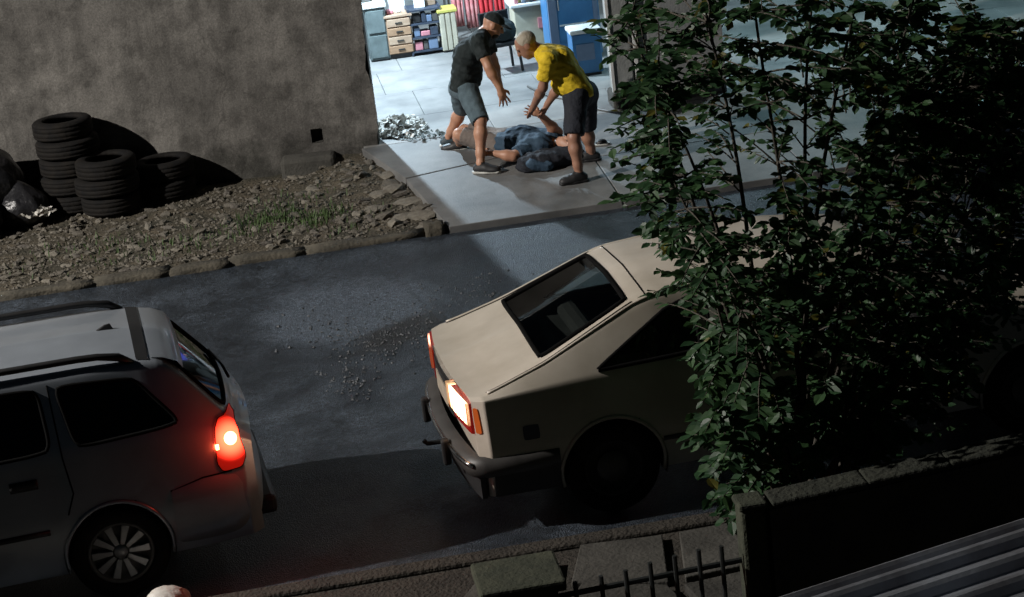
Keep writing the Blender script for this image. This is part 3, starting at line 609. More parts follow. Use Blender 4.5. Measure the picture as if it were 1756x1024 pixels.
# grey cabinet, counter and screen
t = thing('grey_cupboard', 'grey cupboard with two dark doors beside the clothes rail', 'cupboard', (bx(893, 24.9), 24.9, FL))
MB().box((0, .2, .6), (.30, .36, 1.18)).build('body', 'wall_grey', t, bevel=0.008)
for s in (-1, 1): MB().box((s*.07, .012, .72), (.10, .02, .80)).build('door', 'green_grey', t, bevel=0.005)
MB().box((0, .2, .005), (.28, .34, .01)).build('foot', 'black_plastic', t)
t = thing('shop_counter', 'low pale counter with a light top below the blue screen', 'counter', (bx(918, 23.9), 23.9, FL))
MB().box((0, .22, .27), (.44, .40, .54)).build('front_panel', 'box_cream', t, bevel=0.008); MB().box((0, .22, .56), (.52, .48, .035)).build('top', 'white_paint', t, bevel=0.006); MB().box((.1, .01, .33), (.10, .02, .12)).build('poster', 'pink', t)
t = thing('screen', 'glowing blue violet screen standing on the pale counter', 'screen', (bx(922, 23.95), 24.15, FL+.578))
MB().box((0, 0, .01), (.16, .12, .02)).build('stand', 'black_plastic', t); MB().box((0, .01, .05), (.03, .02, .08)).build('neck', 'black_plastic', t)
MB().box((0, 0, .30), (.27, .035, .45)).build('casing', 'black_plastic', t, bevel=0.005); MB().box((0, -.02, .305), (.23, .006, .40)).build('display', 'screen', t)
# post and blue cooler
t = thing('steel_post', 'grey blue steel post left of the blue cooler', 'post', tuple(S(951, 100)))
MB().box((0, 0, 1.6), (.09, .09, 3.2)).build('post', 'green_grey', t, bevel=0.006); MB().box((-.05, 0, 1.6), (.014, .07, 3.2)).build('trim', 'white_paint', t); MB().box((0, 0, .01), (.16, .16, .02)).build('base_plate', 'iron', t)
fx = S(1000, 112); 
t = thing('drinks_cooler', 'tall blue drinks cooler with glass door inside the shop', 'cooler', (fx.x+.0, fx.y+.32, FL))
MB().box((0, .22, .93), (.60, .44, 1.78)).build('body', 'blue_paint', t, bevel=0.012); MB().box((0, .22, .02), (.54, .40, .04)).build('foot', 'black_plastic', t)
MB().box((-.24, -.012, .93), (.10, .03, 1.7)).build('door_frame', 'steel_blue', t, bevel=0.006); MB().box((.255, -.012, .93), (.06, .03, 1.7)).build('door_frame', 'steel_blue', t, bevel=0.006)
MB().box((.03, -.008, 1.0), (.42, .012, 1.5)).build('glass_door', 'blue_paint', t)
for k in range(4): MB().box((.03, -.018, .42+.33*k), (.40, .01, .018)).build('shelf_edge', 'white_paint', t)
MB().tube([(-.17, -.035, .6), (-.17, -.035, 1.1)], .01, 8).build('handle', 'chrome', t)
fx = S(1008, 132)
t = thing('chest_freezer', 'low blue chest freezer with a white lid edge below the tall cooler', 'freezer', (fx.x+.03, fx.y+.02, FL))
MB().box((0, .17, .25), (.32, .30, .44)).build('body', 'blue_paint', t, bevel=0.012); MB().box((0, .17, .50), (.35, .33, .05)).build('lid', 'white_paint', t, bevel=0.012); MB().box((0, .17, .015), (.28, .26, .03)).build('foot', 'black_plastic', t); MB().box((-.02, .012, .27), (.2, .008, .18)).build('panel', 'steel_blue', t)
# black chair with bundle
cp_ = S(868, 126)
t = thing('black_chair', 'black chair standing on the shop floor behind the two men', 'chair', (cp_.x, cp_.y+.15, FL), 0.2)
MB().box((0, 0, .33), (.36, .34, .05)).build('seat', 'black_plastic', t, bevel=0.015)
for sx in (-1, 1):
    for sy in (-1, 1): MB().tube([(sx*.15, sy*.14, .31), (sx*.17, sy*.16, 0)], .017, 8).build('leg', 'black_plastic', t)
    MB().tube([(sx*.16, .14, .34), (sx*.165, .19, .66)], .016, 8).build('back_post', 'black_plastic', t)
MB().box((0, .18, .56), (.34, .03, .20)).build('backrest', 'black_plastic', t, bevel=0.012)
bag('dark_bundle', (cp_.x-.0, cp_.y+.15, FL+.357), .19, 'dark bundle of clothes piled on the black chair', 6.2, 'shirt_black', 'clothes', flat=0.75)
tag(MB().box((0, 0, .03), (.12, .08, .06), .4).build('pink_packet', 'pink', loc=(bx(872, 24.6)+.0, 24.62, FL+0.0), bevel=.01), 'pink packet on the floor behind the black chair', 'packet')
BC = [('pink', .03, .16), ('yellow_plastic', .028, .13), ('steel_blue', .03, .18), ('white_paint', .034, .12), ('box_navy', .03, .17), ('red_cloth', .026, .14)]
for i, (mt_, r_, h_) in enumerate(BC):
    xx = bx(900, 23.9)+.045*i-.02
    b_ = MB().lathe([(.001, 0), (r_*.8, 0), (r_*.8, h_*.65), (r_*.35, h_*.8), (r_*.35, h_), (.001, h_)], 14).build('bottle', mt_, loc=(xx-.03, 23.97+.05*(i % 2), FL+.579), smooth=True)
    tag(b_, '%s bottle on the pale counter' % ['pink', 'yellow', 'grey blue', 'white', 'navy', 'red'][i], 'bottle', 'bottles on the counter')
CB = [(668, 22, .16, .12, .10, 'box_cream', 'cream cardboard box on top of the green grey cabinet', .693, -.02), (745, 20, .18, .13, .11, 'wood_pale', 'brown cardboard box at the right of the dark shelf top', .556, .0), (640, 20, .12, .14, .16, 'grey_plastic', 'grey box at the left of the cabinet top', .693, .02)]
for (px, py, w_, d_, h_, mt_, lb, z_, dx) in CB:
    x_ = {'cream': bx(648)+.06, 'brown': bx(745), 'grey ': bx(648)-.08}[lb[:5]]
    tag(MB().box((0, 0, h_/2), (w_*.8, d_, h_), .1).build('small_box', mt_, loc=(x_, BK+.26, FL+z_), bevel=.006), lb, 'box', 'boxes on the shop furniture')
# hose on ground by pillar
pts = [S(905, 150), S(925, 160), S(945, 168), S(975, 172), S(1010, 186), S(1040, 192), S(1066, 196)]
tag(MB().tube([q+Vector((0, 0, .012)) for q in pts], .012, 8).build('hose', 'grey_plastic', loc=tuple(pts[0]), w=True, smooth=True), 'thin grey hose lying on the floor towards the pillar', 'hose')

# ------------------------------------------------------------------ cars
def qpoly(q, n=14, r=.13):
    """bilinear grid of a quad given as 4 corners (rear-bottom, front-bottom, front-top, rear-top)"""
    q = [np.array(p, float) for p in q]; out = []
    for i in range(n+1):
        row = []
        for j in range(n+1):
            U, V_ = 2*i/n-1, 2*j/n-1; U, V_ = U*math.sqrt(1-r*V_**6), V_*math.sqrt(1-r*U**6); u, v = (U+1)/2, (V_+1)/2
            row.append((q[0]*(1-u)+q[1]*u)*(1-v)+(q[3]*(1-u)+q[2]*u)*v)
        out.append(row)
    return out
def rloop(q, r=.13, n=14):
    g_ = qpoly(q, n, r); return [x[0] for x in g_]+g_[-1][1:]+[x[-1] for x in g_[::-1]][1:]+g_[0][::-1][1:-1]
def inpoly(x, y, poly):
    c = np.zeros(np.shape(x), bool); n = len(poly); j = n-1
    for i in range(n):
        xi, yi = poly[i]; xj, yj = poly[j]
        c ^= ((yi > y) != (yj > y)) & (x < (xj-xi)*(y-yi)/(yj-yi+1e-12)+xi); j = i
    return c
class Shell:
    def __init__(s, L, prof, bow=0.05, N=260):
        s.L = L; s.p = prof; s.bow = bow; s.N = N
        s.xs = np.concatenate([np.linspace(0, 0.6, 60, endpoint=False), np.linspace(0.6, L, N-60)])
    def g(s, k, x):
        a = np.array(s.p[k]); xx = np.array([x-.07, x-.035, x, x+.035, x+.07]) if s.p.get('smooth', True) else np.array([x])
        return float(np.interp(xx, a[:, 0], a[:, 1]).mean())
    def sec(s, x):
        zt, zb, yw, ysh, yt = [s.g(k, x) for k in ('zt', 'zb', 'yw', 'ys', 'yt')]
        zs = s.p['zsill']; dz = s.p.get('edge', 0.045)
        e = min(1.0, 0.93+0.07*min(x, s.L-x)/0.06)   # end rounding
        P = np.array([(yw*e-.05, zs), (yw*e, 0.5), (ysh*e, zb), (yt*e, max(zt-dz, zb+.012)), (0, max(zt, zb+.03))])
        out = []
        for (a, b, n) in zip(P[:-1], P[1:], (9, 12, 22, 26)):
            t = np.linspace(0, 1, n, endpoint=False)[:, None]; out.append(a*(1-t)+b*t)
        Q = np.concatenate(out+[P[-1:]])
        for _ in range(3):
            R = Q.copy(); R[1:-1] = (Q[:-2]+2*Q[1:-1]+Q[2:])/4; R[-1, 1] = (Q[-2, 1]+Q[-1, 1])/2; Q = R
        return Q
    def X(s, x, y): return x-s.bow*(1-(abs(y)/0.78)**2)*max(0, 1-x/0.5)+s.bow*1.6*(1-(abs(y)/0.78)**2)*max(0, 1-(s.L-x)/0.6)
    def side(s, x, z, sgn=1, off=0.0):
        Q = s.sec(x); k = np.argmax(Q[:, 1] >= z) if (Q[:, 1] >= z).any() else len(Q)-1
        zz = np.maximum.accumulate(Q[:, 1]); y = float(np.interp(z, zz, Q[:, 0]))
        Q2 = s.sec(min(x+.02, s.L)); y2 = float(np.interp(z, np.maximum.accumulate(Q2[:, 1]), Q2[:, 0]))
        yu = float(np.interp(z+.02, zz, Q[:, 0]))
        n = Vector((-(y2-y)/.02, 1, -(yu-y)/.02)); n.normalize()
        p = Vector((s.X(x, y), y, z))+n*off; p.y *= sgn; return p
    def top(s, x, y, off=0.0):
        Q = s.sec(x); h = Q[22:][::-1]; z = float(np.interp(abs(y), h[:, 0], h[:, 1]))
        x2 = min(x+.02, s.L); Q2 = s.sec(x2)[22:][::-1]; z2 = float(np.interp(abs(y), Q2[:, 0], Q2[:, 1]))
        n = Vector((-(z2-z)/.02, 0, 1)); n.normalize(); return Vector((s.X(x, y), y, z))+n*off
    def body(s, sides, tops, arches, Ra, root, mat, rnd=.13):
        mb = MB(); sec = [s.sec(x) for x in s.xs]; K = len(sec[0]); M_ = 2*K-1
        P = []
        for x, Q in zip(s.xs, sec):
            row = [(s.X(x, y), -y, z) for y, z in Q]+[(s.X(x, y), y, z) for y, z in Q[:-1][::-1]]; P.append(row)
        A = np.array(P); C = (A[:-1, :-1]+A[1:, :-1]+A[:-1, 1:]+A[1:, 1:])/4; kill = np.zeros(C.shape[:2], bool)
        xc = (s.xs[:-1]+s.xs[1:])[:, None]/2+0*C[:, :, 0]
        kk = np.arange(M_-1)[None, :]+0*C[:, :, 0].astype(int); istop = (kk >= 42) & (kk <= M_-2-42)
        for q in sides: kill |= inpoly(xc, C[:, :, 2], rloop(q, rnd)) & ~(istop & (np.abs(C[:, :, 1]) < 0.3)) & (np.abs(C[:, :, 1]) > 0.42)
        for q in tops: kill |= inpoly(xc, C[:, :, 1], rloop(q, rnd)) & istop
        for a in arches: kill |= ((xc-a)**2+(C[:, :, 2]-0.31)**2 < Ra**2) & (np.abs(C[:, :, 1]) > 0.5) & (C[:, :, 2] < .8)
        used = [(i, j) for i in range(kill.shape[0]) for j in range(kill.shape[1]) if not kill[i, j]]
        v = [p for r in P for p in r]
        f = [(i*M_+j, i*M_+j+1, (i+1)*M_+j+1, (i+1)*M_+j) for i, j in used]
        f += [tuple(range(M_)), tuple((len(P)-1)*M_+k for k in range(M_))[::-1]]
        mb.add(v, f); o = mb.build('body', mat, root, smooth=True)
        md = o.modifiers.new('edge', 'EDGE_SPLIT'); md.split_angle = math.radians(38)
        return o
    def quad_side(s, q, sgn, nm, mat, par, off=0.003, n=14, seal=0.011, smat='seal', rnd=.13):
        g_ = [[s.side(p[0], p[1], sgn, off) for p in r] for r in qpoly(q, n, rnd)]; mb = MB(); mb.grid(g_); o = mb.build(nm, mat, par, smooth=True)
        if seal:
            loop = [r[0] for r in g_]+g_[-1][1:]+[r[-1] for r in g_[::-1]][1:]+g_[0][::-1][1:-1]
            MB().tube(loop+[loop[0]], seal, 6, False).build('window_seal', smat, o, smooth=True)
        return o
    def quad_top(s, q, nm, mat, par, off=0.003, n=14, seal=0.012, smat='seal', rnd=.13):
        g_ = [[s.top(p[0], p[1], off) for p in r] for r in qpoly(q, n, rnd)]; mb = MB(); mb.grid(g_); o = mb.build(nm, mat, par, smooth=True)
        if seal:
            loop = [r[0] for r in g_]+g_[-1][1:]+[r[-1] for r in g_[::-1]][1:]+g_[0][::-1][1:-1]
            MB().tube(loop+[loop[0]], seal, 6, False).build('window_seal', smat, o, smooth=True)
        return o
    def line_side(s, pts, sgn, nm, par, r=0.005, mat='seal', off=0.0):
        P = []
        for (a, b) in zip(pts[:-1], pts[1:]):
            for t in np.linspace(0, 1, 8, endpoint=False): P.append(s.side(a[0]+(b[0]-a[0])*t, a[1]+(b[1]-a[1])*t, sgn, off))
        P.append(s.side(pts[-1][0], pts[-1][1], sgn, off)); return MB().tube(P, r, 6).build(nm, mat, par, smooth=True)
    def line_top(s, pts, nm, par, r=0.005, mat='seal', off=0.0):
        P = []
        for (a, b) in zip(pts[:-1], pts[1:]):
            for t in np.linspace(0, 1, 10, endpoint=False): P.append(s.top(a[0]+(b[0]-a[0])*t, a[1]+(b[1]-a[1])*t, off))
        P.append(s.top(pts[-1][0], pts[-1][1], off)); return MB().tube(P, r, 6).build(nm, mat, par, smooth=True)
def wheel(par, x, y, R, rimR, style, side):
    w_ = 0.175; h = w_/2
    prof = [(rimR, -h*.8), (rimR*1.06, -h), (R*.93, -h), (R*.985, -h*.75), (R, -h*.55), (R, h*.55), (R*.985, h*.75), (R*.93, h), (rimR*1.06, h), (rimR, h*.8)]
    ty = MB().lathe(prof, 40, 'Y', closed=True).build('wheel', 'rubber', par, smooth=True); ty.location = (x, y, R)
    o = side*h
    rm = MB().lathe([(0.001, o*.55), (rimR*.28, o*.60), (rimR*.32, o*.35), (rimR*.86, o*.25), (rimR*.90, o*.80), (rimR, o*.86), (rimR*1.01, o*.6)], 36, 'Y'); rim = rm.build('rim', 'grey_plastic' if style else 'interior', ty, smooth=True)
    if style:
        for k in range(10):
            a = 2*PI*k/10; c_, s_ = math.cos(a), math.sin(a); mb = MB()
            q = [(rimR*.24, -.014), (rimR*.88, -.024), (rimR*.88, .024), (rimR*.24, .014)]
            v = [(r_*c_-t_*s_, o*.72, r_*s_+t_*c_) for r_, t_ in q]+[(r_*c_-t_*s_, o*.4, r_*s_+t_*c_) for r_, t_ in q]
            mb.add(v, [(0, 1, 2, 3), (7, 6, 5, 4), (0, 4, 5, 1), (1, 5, 6, 2), (2, 6, 7, 3), (3, 7, 4, 0)]).build('spoke', 'alloy', rim, bevel=0.004)
        MB().lathe([(0.001, o*.82), (.04, o*.8), (.045, o*.55)], 18, 'Y').build('hub_cap', 'alloy', rim, smooth=True)
    else:
        MB().lathe([(0.001, o*.8), (.07, o*.75), (.10, o*.5)], 18, 'Y').build('hub_cap', 'grey_plastic', rim, smooth=True)
    return ty
def arch_parts(sh, root, xc, Ra, lipmat):
    for sgn in (-1, 1):
        P = []
        for a in np.linspace(-.25, PI+.25, 26):
            x, z = xc+Ra*math.cos(a), .31+Ra*math.sin(a)
            if z > .215: P.append(sh.side(x, z, sgn, .002))
        MB().tube(P, .013, 6).build('wheel_arch', lipmat, root, smooth=True)
        v = []
        for a in np.linspace(-.3, PI+.3, 26):
            for y in (.42, sh.side(xc, .5).y-.012): v.append((xc+(Ra+.012)*math.cos(a), sgn*y, .31+(Ra+.012)*math.sin(a)))
        mb = MB(); mb.add(v, [(2*i, 2*i+1, 2*i+3, 2*i+2) for i in range(25)]+[tuple(range(0, 52, 2))]); mb.build('wheel_well', 'interior', root)
def seat(root, x, y, mat, head=True):
    o = MB().box((x, y, .42), (.48, .46, .16)).build('seat', mat, root, bevel=.04)
    R = Matrix.Rotation(math.radians(18), 3, 'Y'); R = Matrix.Rotation(math.radians(-16), 3, 'Y')
    MB().box((x-.27, y, .70), (.13, .46, .52), rot=R).build('seat_back', mat, o, bevel=.04)
    if head: MB().box((x-.36, y, 1.03), (.09, .24, .15), rot=R).build('head_rest', mat, o, bevel=.03)

# --- cream fastback
ca = thing('cream_hatchback', 'cream fastback hatchback with lit tail lamps parked behind the leafy tree', 'car', (1.0, 12.26, 0.0), math.radians(3))
LA = 4.42
A = Shell(LA, dict(
    zt=[(0, .905), (.12, .925), (.46, 1.035), (1.04, 1.285), (1.16, 1.322), (1.45, 1.345), (2.2, 1.345), (2.7, 1.28), (3.4, .955), (4.0, .86), (4.32, .76), (4.42, .68)],
    zb=[(0, .86), (.5, .885), (1.2, .895), (3.2, .88), (4.1, .78), (4.42, .64)],
    yw=[(0, .79), (.5, .81), (3.7, .81), (4.42, .74)], ys=[(0, .755), (.6, .76), (3.6, .75), (4.42, .66)],
    yt=[(0, .715), (.1, .71), (.46, .67), (1.04, .575), (1.4, .55), (2.6, .55), (3.3, .66), (4.0, .66), (4.42, .58)], zsill=.24, edge=.035), bow=.07)
q_r = [(.46, -.575), (1.035, -.50), (1.035, .50), (.46, .575)]
q_f = [(2.72, -.50), (3.30, -.60), (3.30, .60), (2.72, .50)]
sA1 = [(.76, .925), (1.42, .94), (1.42, 1.24), (1.24, 1.19)]
sA2 = [(1.50, .94), (2.62, .93), (2.55, 1.23), (1.50, 1.245)]
A.body([sA1, sA2], [q_r, q_f], [.80, 3.50], .325, ca, 'paint_cream', .03)
A.quad_top([(.46, -.575), (1.035, -.50), (1.035, .50), (.46, .575)], 'rear_window', 'glass_clear', ca, seal=.016, rnd=.03)
A.quad_top(q_f, 'windscreen', 'glass_clear', ca, seal=.014, rnd=.03)
for s in (-1, 1):
    A.quad_side(sA1, s, 'quarter_window', 'glass_clear', ca, seal=.014, rnd=.03); A.quad_side(sA2, s, 'door_window', 'glass_clear', ca, seal=.012, rnd=.03)
    A.line_side([(1.46, .35), (1.46, .93)], s, 'door_gap', ca); A.line_side([(2.72, .35), (2.72, .9)], s, 'door_gap', ca)
    A.line_side([(1.12, .44), (3.16, .44)], s, 'rub_strip', ca, .016, 'black_plastic')
    A.line_top([(.10, s*.705), (.46, s*.665), (1.04, s*.575), (1.4, s*.548), (2.6, s*.55)], 'roof_gutter', ca, .0085, 'paint_cream', .004)
    A.line_top([(.10, s*.685), (.46, s*.645), (1.06, s*.552)], 'hatch_gap', ca, .005)
A.line_top([(1.15, -.545), (1.15, .545)], 'hatch_gap', ca, .005)
arch_parts(A, ca, .80, .325, 'paint_cream'); arch_parts(A, ca, 3.50, .325, 'paint_cream')
for x in (.80, 3.50):
    for s in (-1, 1): wheel(ca, x, s*.70, .295, .185, 0, s)
MB().box((2.1, 0, .245), (4.2, 1.36, .02)).build('underbody', 'interior', ca)
for s in (-1, 1): MB().box((2.0, s*.68, .57), (2.4, .02, .62)).build('door_trim', 'interior', ca)
MB().box((.55, 0, .86), (.85, 1.16, .02)).build('parcel_shelf', 'interior', ca)
rb = MB().box((1.15, 0, .42), (.5, 1.2, .16)).build('rear_bench', 'interior_beige', ca, bevel=.04); MB().box((.92, 0, .70), (.13, 1.2, .5), rot=Matrix.Rotation(-.25, 3, 'Y')).build('bench_back', 'interior', rb, bevel=.04)
for s in (-1, 1): seat(ca, 2.15, s*.34, 'interior_beige')
MB().box((2.98, 0, .80), (.35, 1.25, .2)).build('dashboard', 'interior', ca, bevel=.05)
sw = [(2.62+.06*math.sin(a), .34+.18*math.cos(a), .86+.17*math.sin(a)) for a in np.linspace(0, 2*PI, 25)]
MB().tube(sw, .013, 8, False).build('steering_wheel', 'grey_plastic', ca, smooth=True)
tag_l = lambda o, s: o.__setitem__('label', s)
def fascia(sh, y0, y1, z0, z1, d, nm, mat, par, n=10, x0=0.0):
    f_ = lambda y: sh.X(0.0, y)-d+x0
    g1 = [[(f_(y), y, z) for z in (z0, z1)] for y in np.linspace(y0, y1, n)]; g2 = [[(f_(y)+d+.02, y, z) for z in (z0, z1)] for y in np.linspace(y0, y1, n)]
    mb = MB(); k = 2*n; mb.add([p for r in g1 for p in r]+[p for r in g2 for p in r], [(2*i, 2*i+1, 2*i+3, 2*i+2) for i in range(n-1)]+[(2*i+1, k+2*i+1, k+2*i+3, 2*i+3) for i in range(n-1)]+[(2*i, 2*i+2, k+2*i+2, k+2*i) for i in range(n-1)]+[(0, k, k+1, 1), (k-2, k-1, 2*k-1, 2*k-2)])
    return mb.build(nm, mat, par)
for s in (-1, 1):
    a, b = (.70, .34) if s > 0 else (-.34, -.70)
    hl = fascia(A, min(a, b), max(a, b), .65, .845, .016, 'tail_lamp', 'lens_red', ca)
    if s < 0: tag_l(hl, 'glowing warm white and amber right tail lamp')
    fascia(A, *((-.69, -.24) if s < 0 else (.40, .68)), .70, .842, .028, 'reversing_lens', 'lens_clear' if s < 0 else 'lens_left', hl)
    for k in range(6): fascia(A, *((-.69+.075*k, -.684+.075*k) if s < 0 else (.40+.05*k, .406+.05*k)), .70, .842, .031, 'lens_rib', 'lens_amber', hl, 2)
    A.quad_side([(.004, .66), (.032, .66), (.026, .82), (.004, .82)], s, 'side_lens', 'lens_amber', hl, .006, 4, 0)
fascia(A, -.30, .36, .62, .82, .010, 'plate_panel', 'black_plastic', ca)
pp = fascia(A, -.20, .20, .65, .77, .018, 'number_plate', 'plate', ca)
fascia(A, -.30, .36, .855, .868, .012, 'chrome_trim', 'chrome', ca)
# bumper with chrome strip, wrap-around ends and overriders
def bumper(sh, root, z0, z1, out, sideL, mat, front=False, yw=.80):
    path = [(sideL, -yw-.012)]+[(0.02, -yw-.012)]+[(-.06, -yw+.04)]+[(sh.X(0, y)-out, y) for y in np.linspace(-yw+.10, yw-.10, 13)]+[(-.06, yw-.04), (.02, yw+.012), (sideL, yw+.012)]
    mb = MB(); n = len(path); v = []
    cx = [(Vector((p[0], p[1], 0))) for p in path]
    for i, p in enumerate(cx):
        t = (cx[min(i+1, n-1)]-cx[max(i-1, 0)]).normalized(); nrm = Vector((-t.y, t.x, 0)); nrm = nrm if nrm.x < 0 or abs(p.y) > .7 else -nrm
        if p.y > .7 and nrm.y < 0: nrm = -nrm
        if p.y < -.7 and nrm.y > 0: nrm = -nrm
        for (o_, z) in ((-.05, z0), (0, z0+.012), (.012, (z0+z1)/2), (0, z1-.012), (-.07, z1)): v.append((p.x+nrm.x*o_, p.y+nrm.y*o_, z))
    mb.add(v, [(i*5+j, (i+1)*5+j, (i+1)*5+j+1, i*5+j+1) for i in range(n-1) for j in range(4)]); o = mb.build('bumper', mat, root, smooth=True)
    return o, path
fascia(A, -.74, .74, .235, .40, .012, 'shade_panel', 'black_plastic', ca)  # black panels, rear and sides, stand in for the shade below the bumper
for s in (-1, 1): A.quad_side([(.0, .238), (.47, .238), (.47, .40), (.0, .40)], s, 'shade_panel_side', 'black_plastic', ca, .006, 6, 0, 'seal', 0)
bo, bp_ = bumper(A, ca, .385, .515, .07, .47, 'bumper_grey')
MB().tube([(p[0]-(.012 if abs(p[1]) < .7 else 0), p[1]+(.012*np.sign(p[1]) if abs(p[1]) > .7 else 0), .475) for p in bp_[2:-2]], .016, 8).build('chrome_strip', 'chrome', bo, smooth=True)
for y in (-.38, .38): MB().box((A.X(0, y)-.105, y, .435), (.05, .06, .17)).build('overrider', 'black_plastic', bo, bevel=.015)
MB().tube([(-.10, .02, .34), (-.22, .02, .345), (-.24, .02, .37)], .016, 8).build('tow_bar', 'iron', bo); 
q = [(.265, .585), (.365, .585), (.365, .675), (.265, .675)]
A.quad_side(q, -1, 'sticker', 'sticker', ca, .003, 4, 0)
MB().box((LA-.02, 0, .45), (.12, 1.44, .16)).build('front_bumper', 'grey_plastic', ca, bevel=.03)
for s in (-1, 1): MB().box((LA-.015, s*.52, .60), (.05, .22, .13)).build('headlamp', 'glass_green', ca, bevel=.01)
MB().tube([(2.75, -.83, .90), (2.72, -.90, .93)], .014, 6).build('mirror_arm', 'black_plastic', ca); MB().box((2.70, -.93, .96), (.07, .15, .10)).build('mirror', 'black_plastic', ca, bevel=.02)
MB().box((2.70, .93, .96), (.07, .15, .10)).build('mirror', 'black_plastic', ca, bevel=.02)

# --- silver estate
def estate(name, label, loc, rz, paint, lit, rails, glass):
    c = thing(name, label, 'car', loc, rz); LB = 4.02
    B = Shell(LB, dict(
        zt=[(0, .78), (.03, .90), (.11, 1.0), (.26, 1.20), (.38, 1.36), (.48, 1.405), (.8, 1.425), (1.5, 1.435), (2.2, 1.41), (2.45, 1.34), (3.05, .985), (3.6, .89), (3.92, .76), (4.02, .62)],
        zb=[(0, .74), (.1, .90), (.3, .945), (1.0, .945), (3.0, .91), (3.8, .76), (4.02, .58)],
        yw=[(0, .76), (.3, .80), (.8, .815), (3.3, .81), (4.02, .70)], ys=[(0, .66), (.12, .69), (.5, .735), (3.2, .735), (4.02, .60)],
        yt=[(0, .62), (.1, .62), (.38, .565), (.9, .575), (2.4, .565), (3.0, .66), (3.6, .66), (4.02, .52)], zsill=.22, edge=.04), bow=.06)
    qr = [(.12, -.53), (.345, -.485), (.345, .485), (.12, .53)]; qf = [(2.46, -.50), (2.99, -.60), (2.99, .60), (2.46, .50)]
    s1 = [(.37, 1.00), (.985, .975), (1.05, 1.325), (.60, 1.295)]; s2 = [(1.13, .975), (1.94, .965), (1.90, 1.335), (1.15, 1.33)]; s3 = [(2.02, .965), (2.88, .955), (2.50, 1.285), (1.99, 1.33)]
    B.body([s1, s2, s3], [qr, qf], [.845, 3.28], .315, c, paint)
    B.quad_top(qr, 'rear_window', 'glass_green', c, seal=.016); B.quad_top(qf, 'windscreen', 'glass_green', c, seal=.014)
    for s in (-1, 1):
        for q_, nm in ((s1, 'quarter_window'), (s2, 'rear_door_window'), (s3, 'front_door_window')): B.quad_side(q_, s, nm, glass, c, seal=.012)
        B.line_side([(1.09, 1.34), (1.075, .93), (1.05, .72), (1.10, .60)], s, 'door_gap', c); B.line_side([(1.97, 1.33), (1.98, .93), (1.95, .30)], s, 'door_gap', c); B.line_side([(2.92, .93), (2.90, .35)], s, 'door_gap', c)
        B.line_side([(.50, .62), (.30, .66), (.13, .66)], s, 'bumper_gap', c); B.line_side([(1.22, .52), (3.0, .52)], s, 'rub_strip', c, .018, 'black_plastic')
        B.line_side([(1.24, .815), (1.40, .815)], s, 'door_handle', c, .034, 'black_plastic', -.008); B.line_side([(2.10, .815), (2.26, .815)], s, 'door_handle', c, .034, 'black_plastic', -.008)
        if rails:
            P = [B.top(.58, s*.535, -.01), B.top(.66, s*.535, .035), B.top(.78, s*.535, .052)]+[B.top(x, s*.535, .055) for x in np.linspace(.9, 2.1, 8)]+[B.top(2.25, s*.53, .04), B.top(2.36, s*.525, -.01)]
            MB().tube(P, [.02, .026]+[.022]*(len(P)-4)+[.024, .018], 8).build('roof_rail', 'black_plastic', c, smooth=True)
        tl = B.quad_side([(.035, .665), (.215, .665), (.19, .97), (.085, .97)], s, 'tail_lamp', 'lens_red_lit' if (lit and s > 0) else 'lens_red', c, .012, 14, .003, 'seal', .34)
        if lit and s > 0:
            tag_l(tl, 'left tail lamp glowing bright red')
            ctr = B.side(.115, .845, s, .014); n_ = (B.side(.115, .845, s, .05)-ctr).normalized(); a_ = n_.orthogonal().normalized(); b_ = n_.cross(a_)
            mb = MB(); rr = [(.040, .0), (.034, .013), (.020, .021), (.002, .024)]
            v = [ctr+(a_*math.cos(t_)+b_*math.sin(t_))*r_+n_*h_ for r_, h_ in rr for t_ in np.linspace(0, 2*PI, 20, endpoint=False)]
            mb.add(v, [(i*20+k, i*20+(k+1) % 20, (i+1)*20+(k+1) % 20, (i+1)*20+k) for i in range(3) for k in range(20)]); mb.build('bulb', 'bulb_red', tl, smooth=True)
            P_ = [B.side(.195, z, s, .014) for z in (.80, .83)]; MB().tube(P_, .010, 8).build('side_bulb', 'bulb_red', tl)
            pd = bpy.data.lights.new('tail_light', 'POINT'); po = bpy.data.objects.new('tail_light', pd); COL.objects.link(po); po.parent = c; po.location = ctr+n_*.13
            pd.energy = 1.5; pd.color = (1.0, .05, .025); pd.shadow_soft_size = .05
        arch_parts(B, c, .845, .315, paint)if s > 0 else None; arch_parts(B, c, 3.28, .315, paint) if s > 0 else None
        for x in (.845, 3.28): wheel(c, x, s*.71, .295, .195, 1, s)
    # rear bumper, spoiler, fin, wiper
    path = [(.50, -.805), (.25, -.80), (.08, -.77), (-.02, -.68)]+[(-.03-.04*(1-(y/.62)**2), y) for y in np.linspace(-.6, .6, 11)]+[(-.02, .68), (.08, .77), (.25, .80), (.50, .805)]
    v = []; cx = [Vector((p[0], p[1], 0)) for p in path]; n = len(cx)
    for i, p in enumerate(cx):
        d = Vector((p.x-.6, p.y*.9, 0)).normalized()
        for (o_, z) in ((-.06, .27), (.0, .32), (.022, .45), (.012, .58), (-.05, .655)): v.append((p.x+d.x*o_, p.y+d.y*o_*.6, z))
    MB().add(v, [(i*5+j, (i+1)*5+j, (i+1)*5+j+1, i*5+j+1) for i in range(n-1) for j in range(4)]).build('bumper', paint, c, smooth=True, sub=1)
    MB().box((-.02, 0, .33), (.2, 1.2, .12)).build('bumper_apron', 'black_plastic', c, bevel=.03)
    g_ = [[B.top(x, y, o_) for (x, o_) in ((.48, .004), (.42, .018), (.36, .035), (.325, .022), (.335, .004))] for y in np.linspace(-.50, .50, 15)]
    MB().grid(g_).build('spoiler', paint, c, smooth=True)
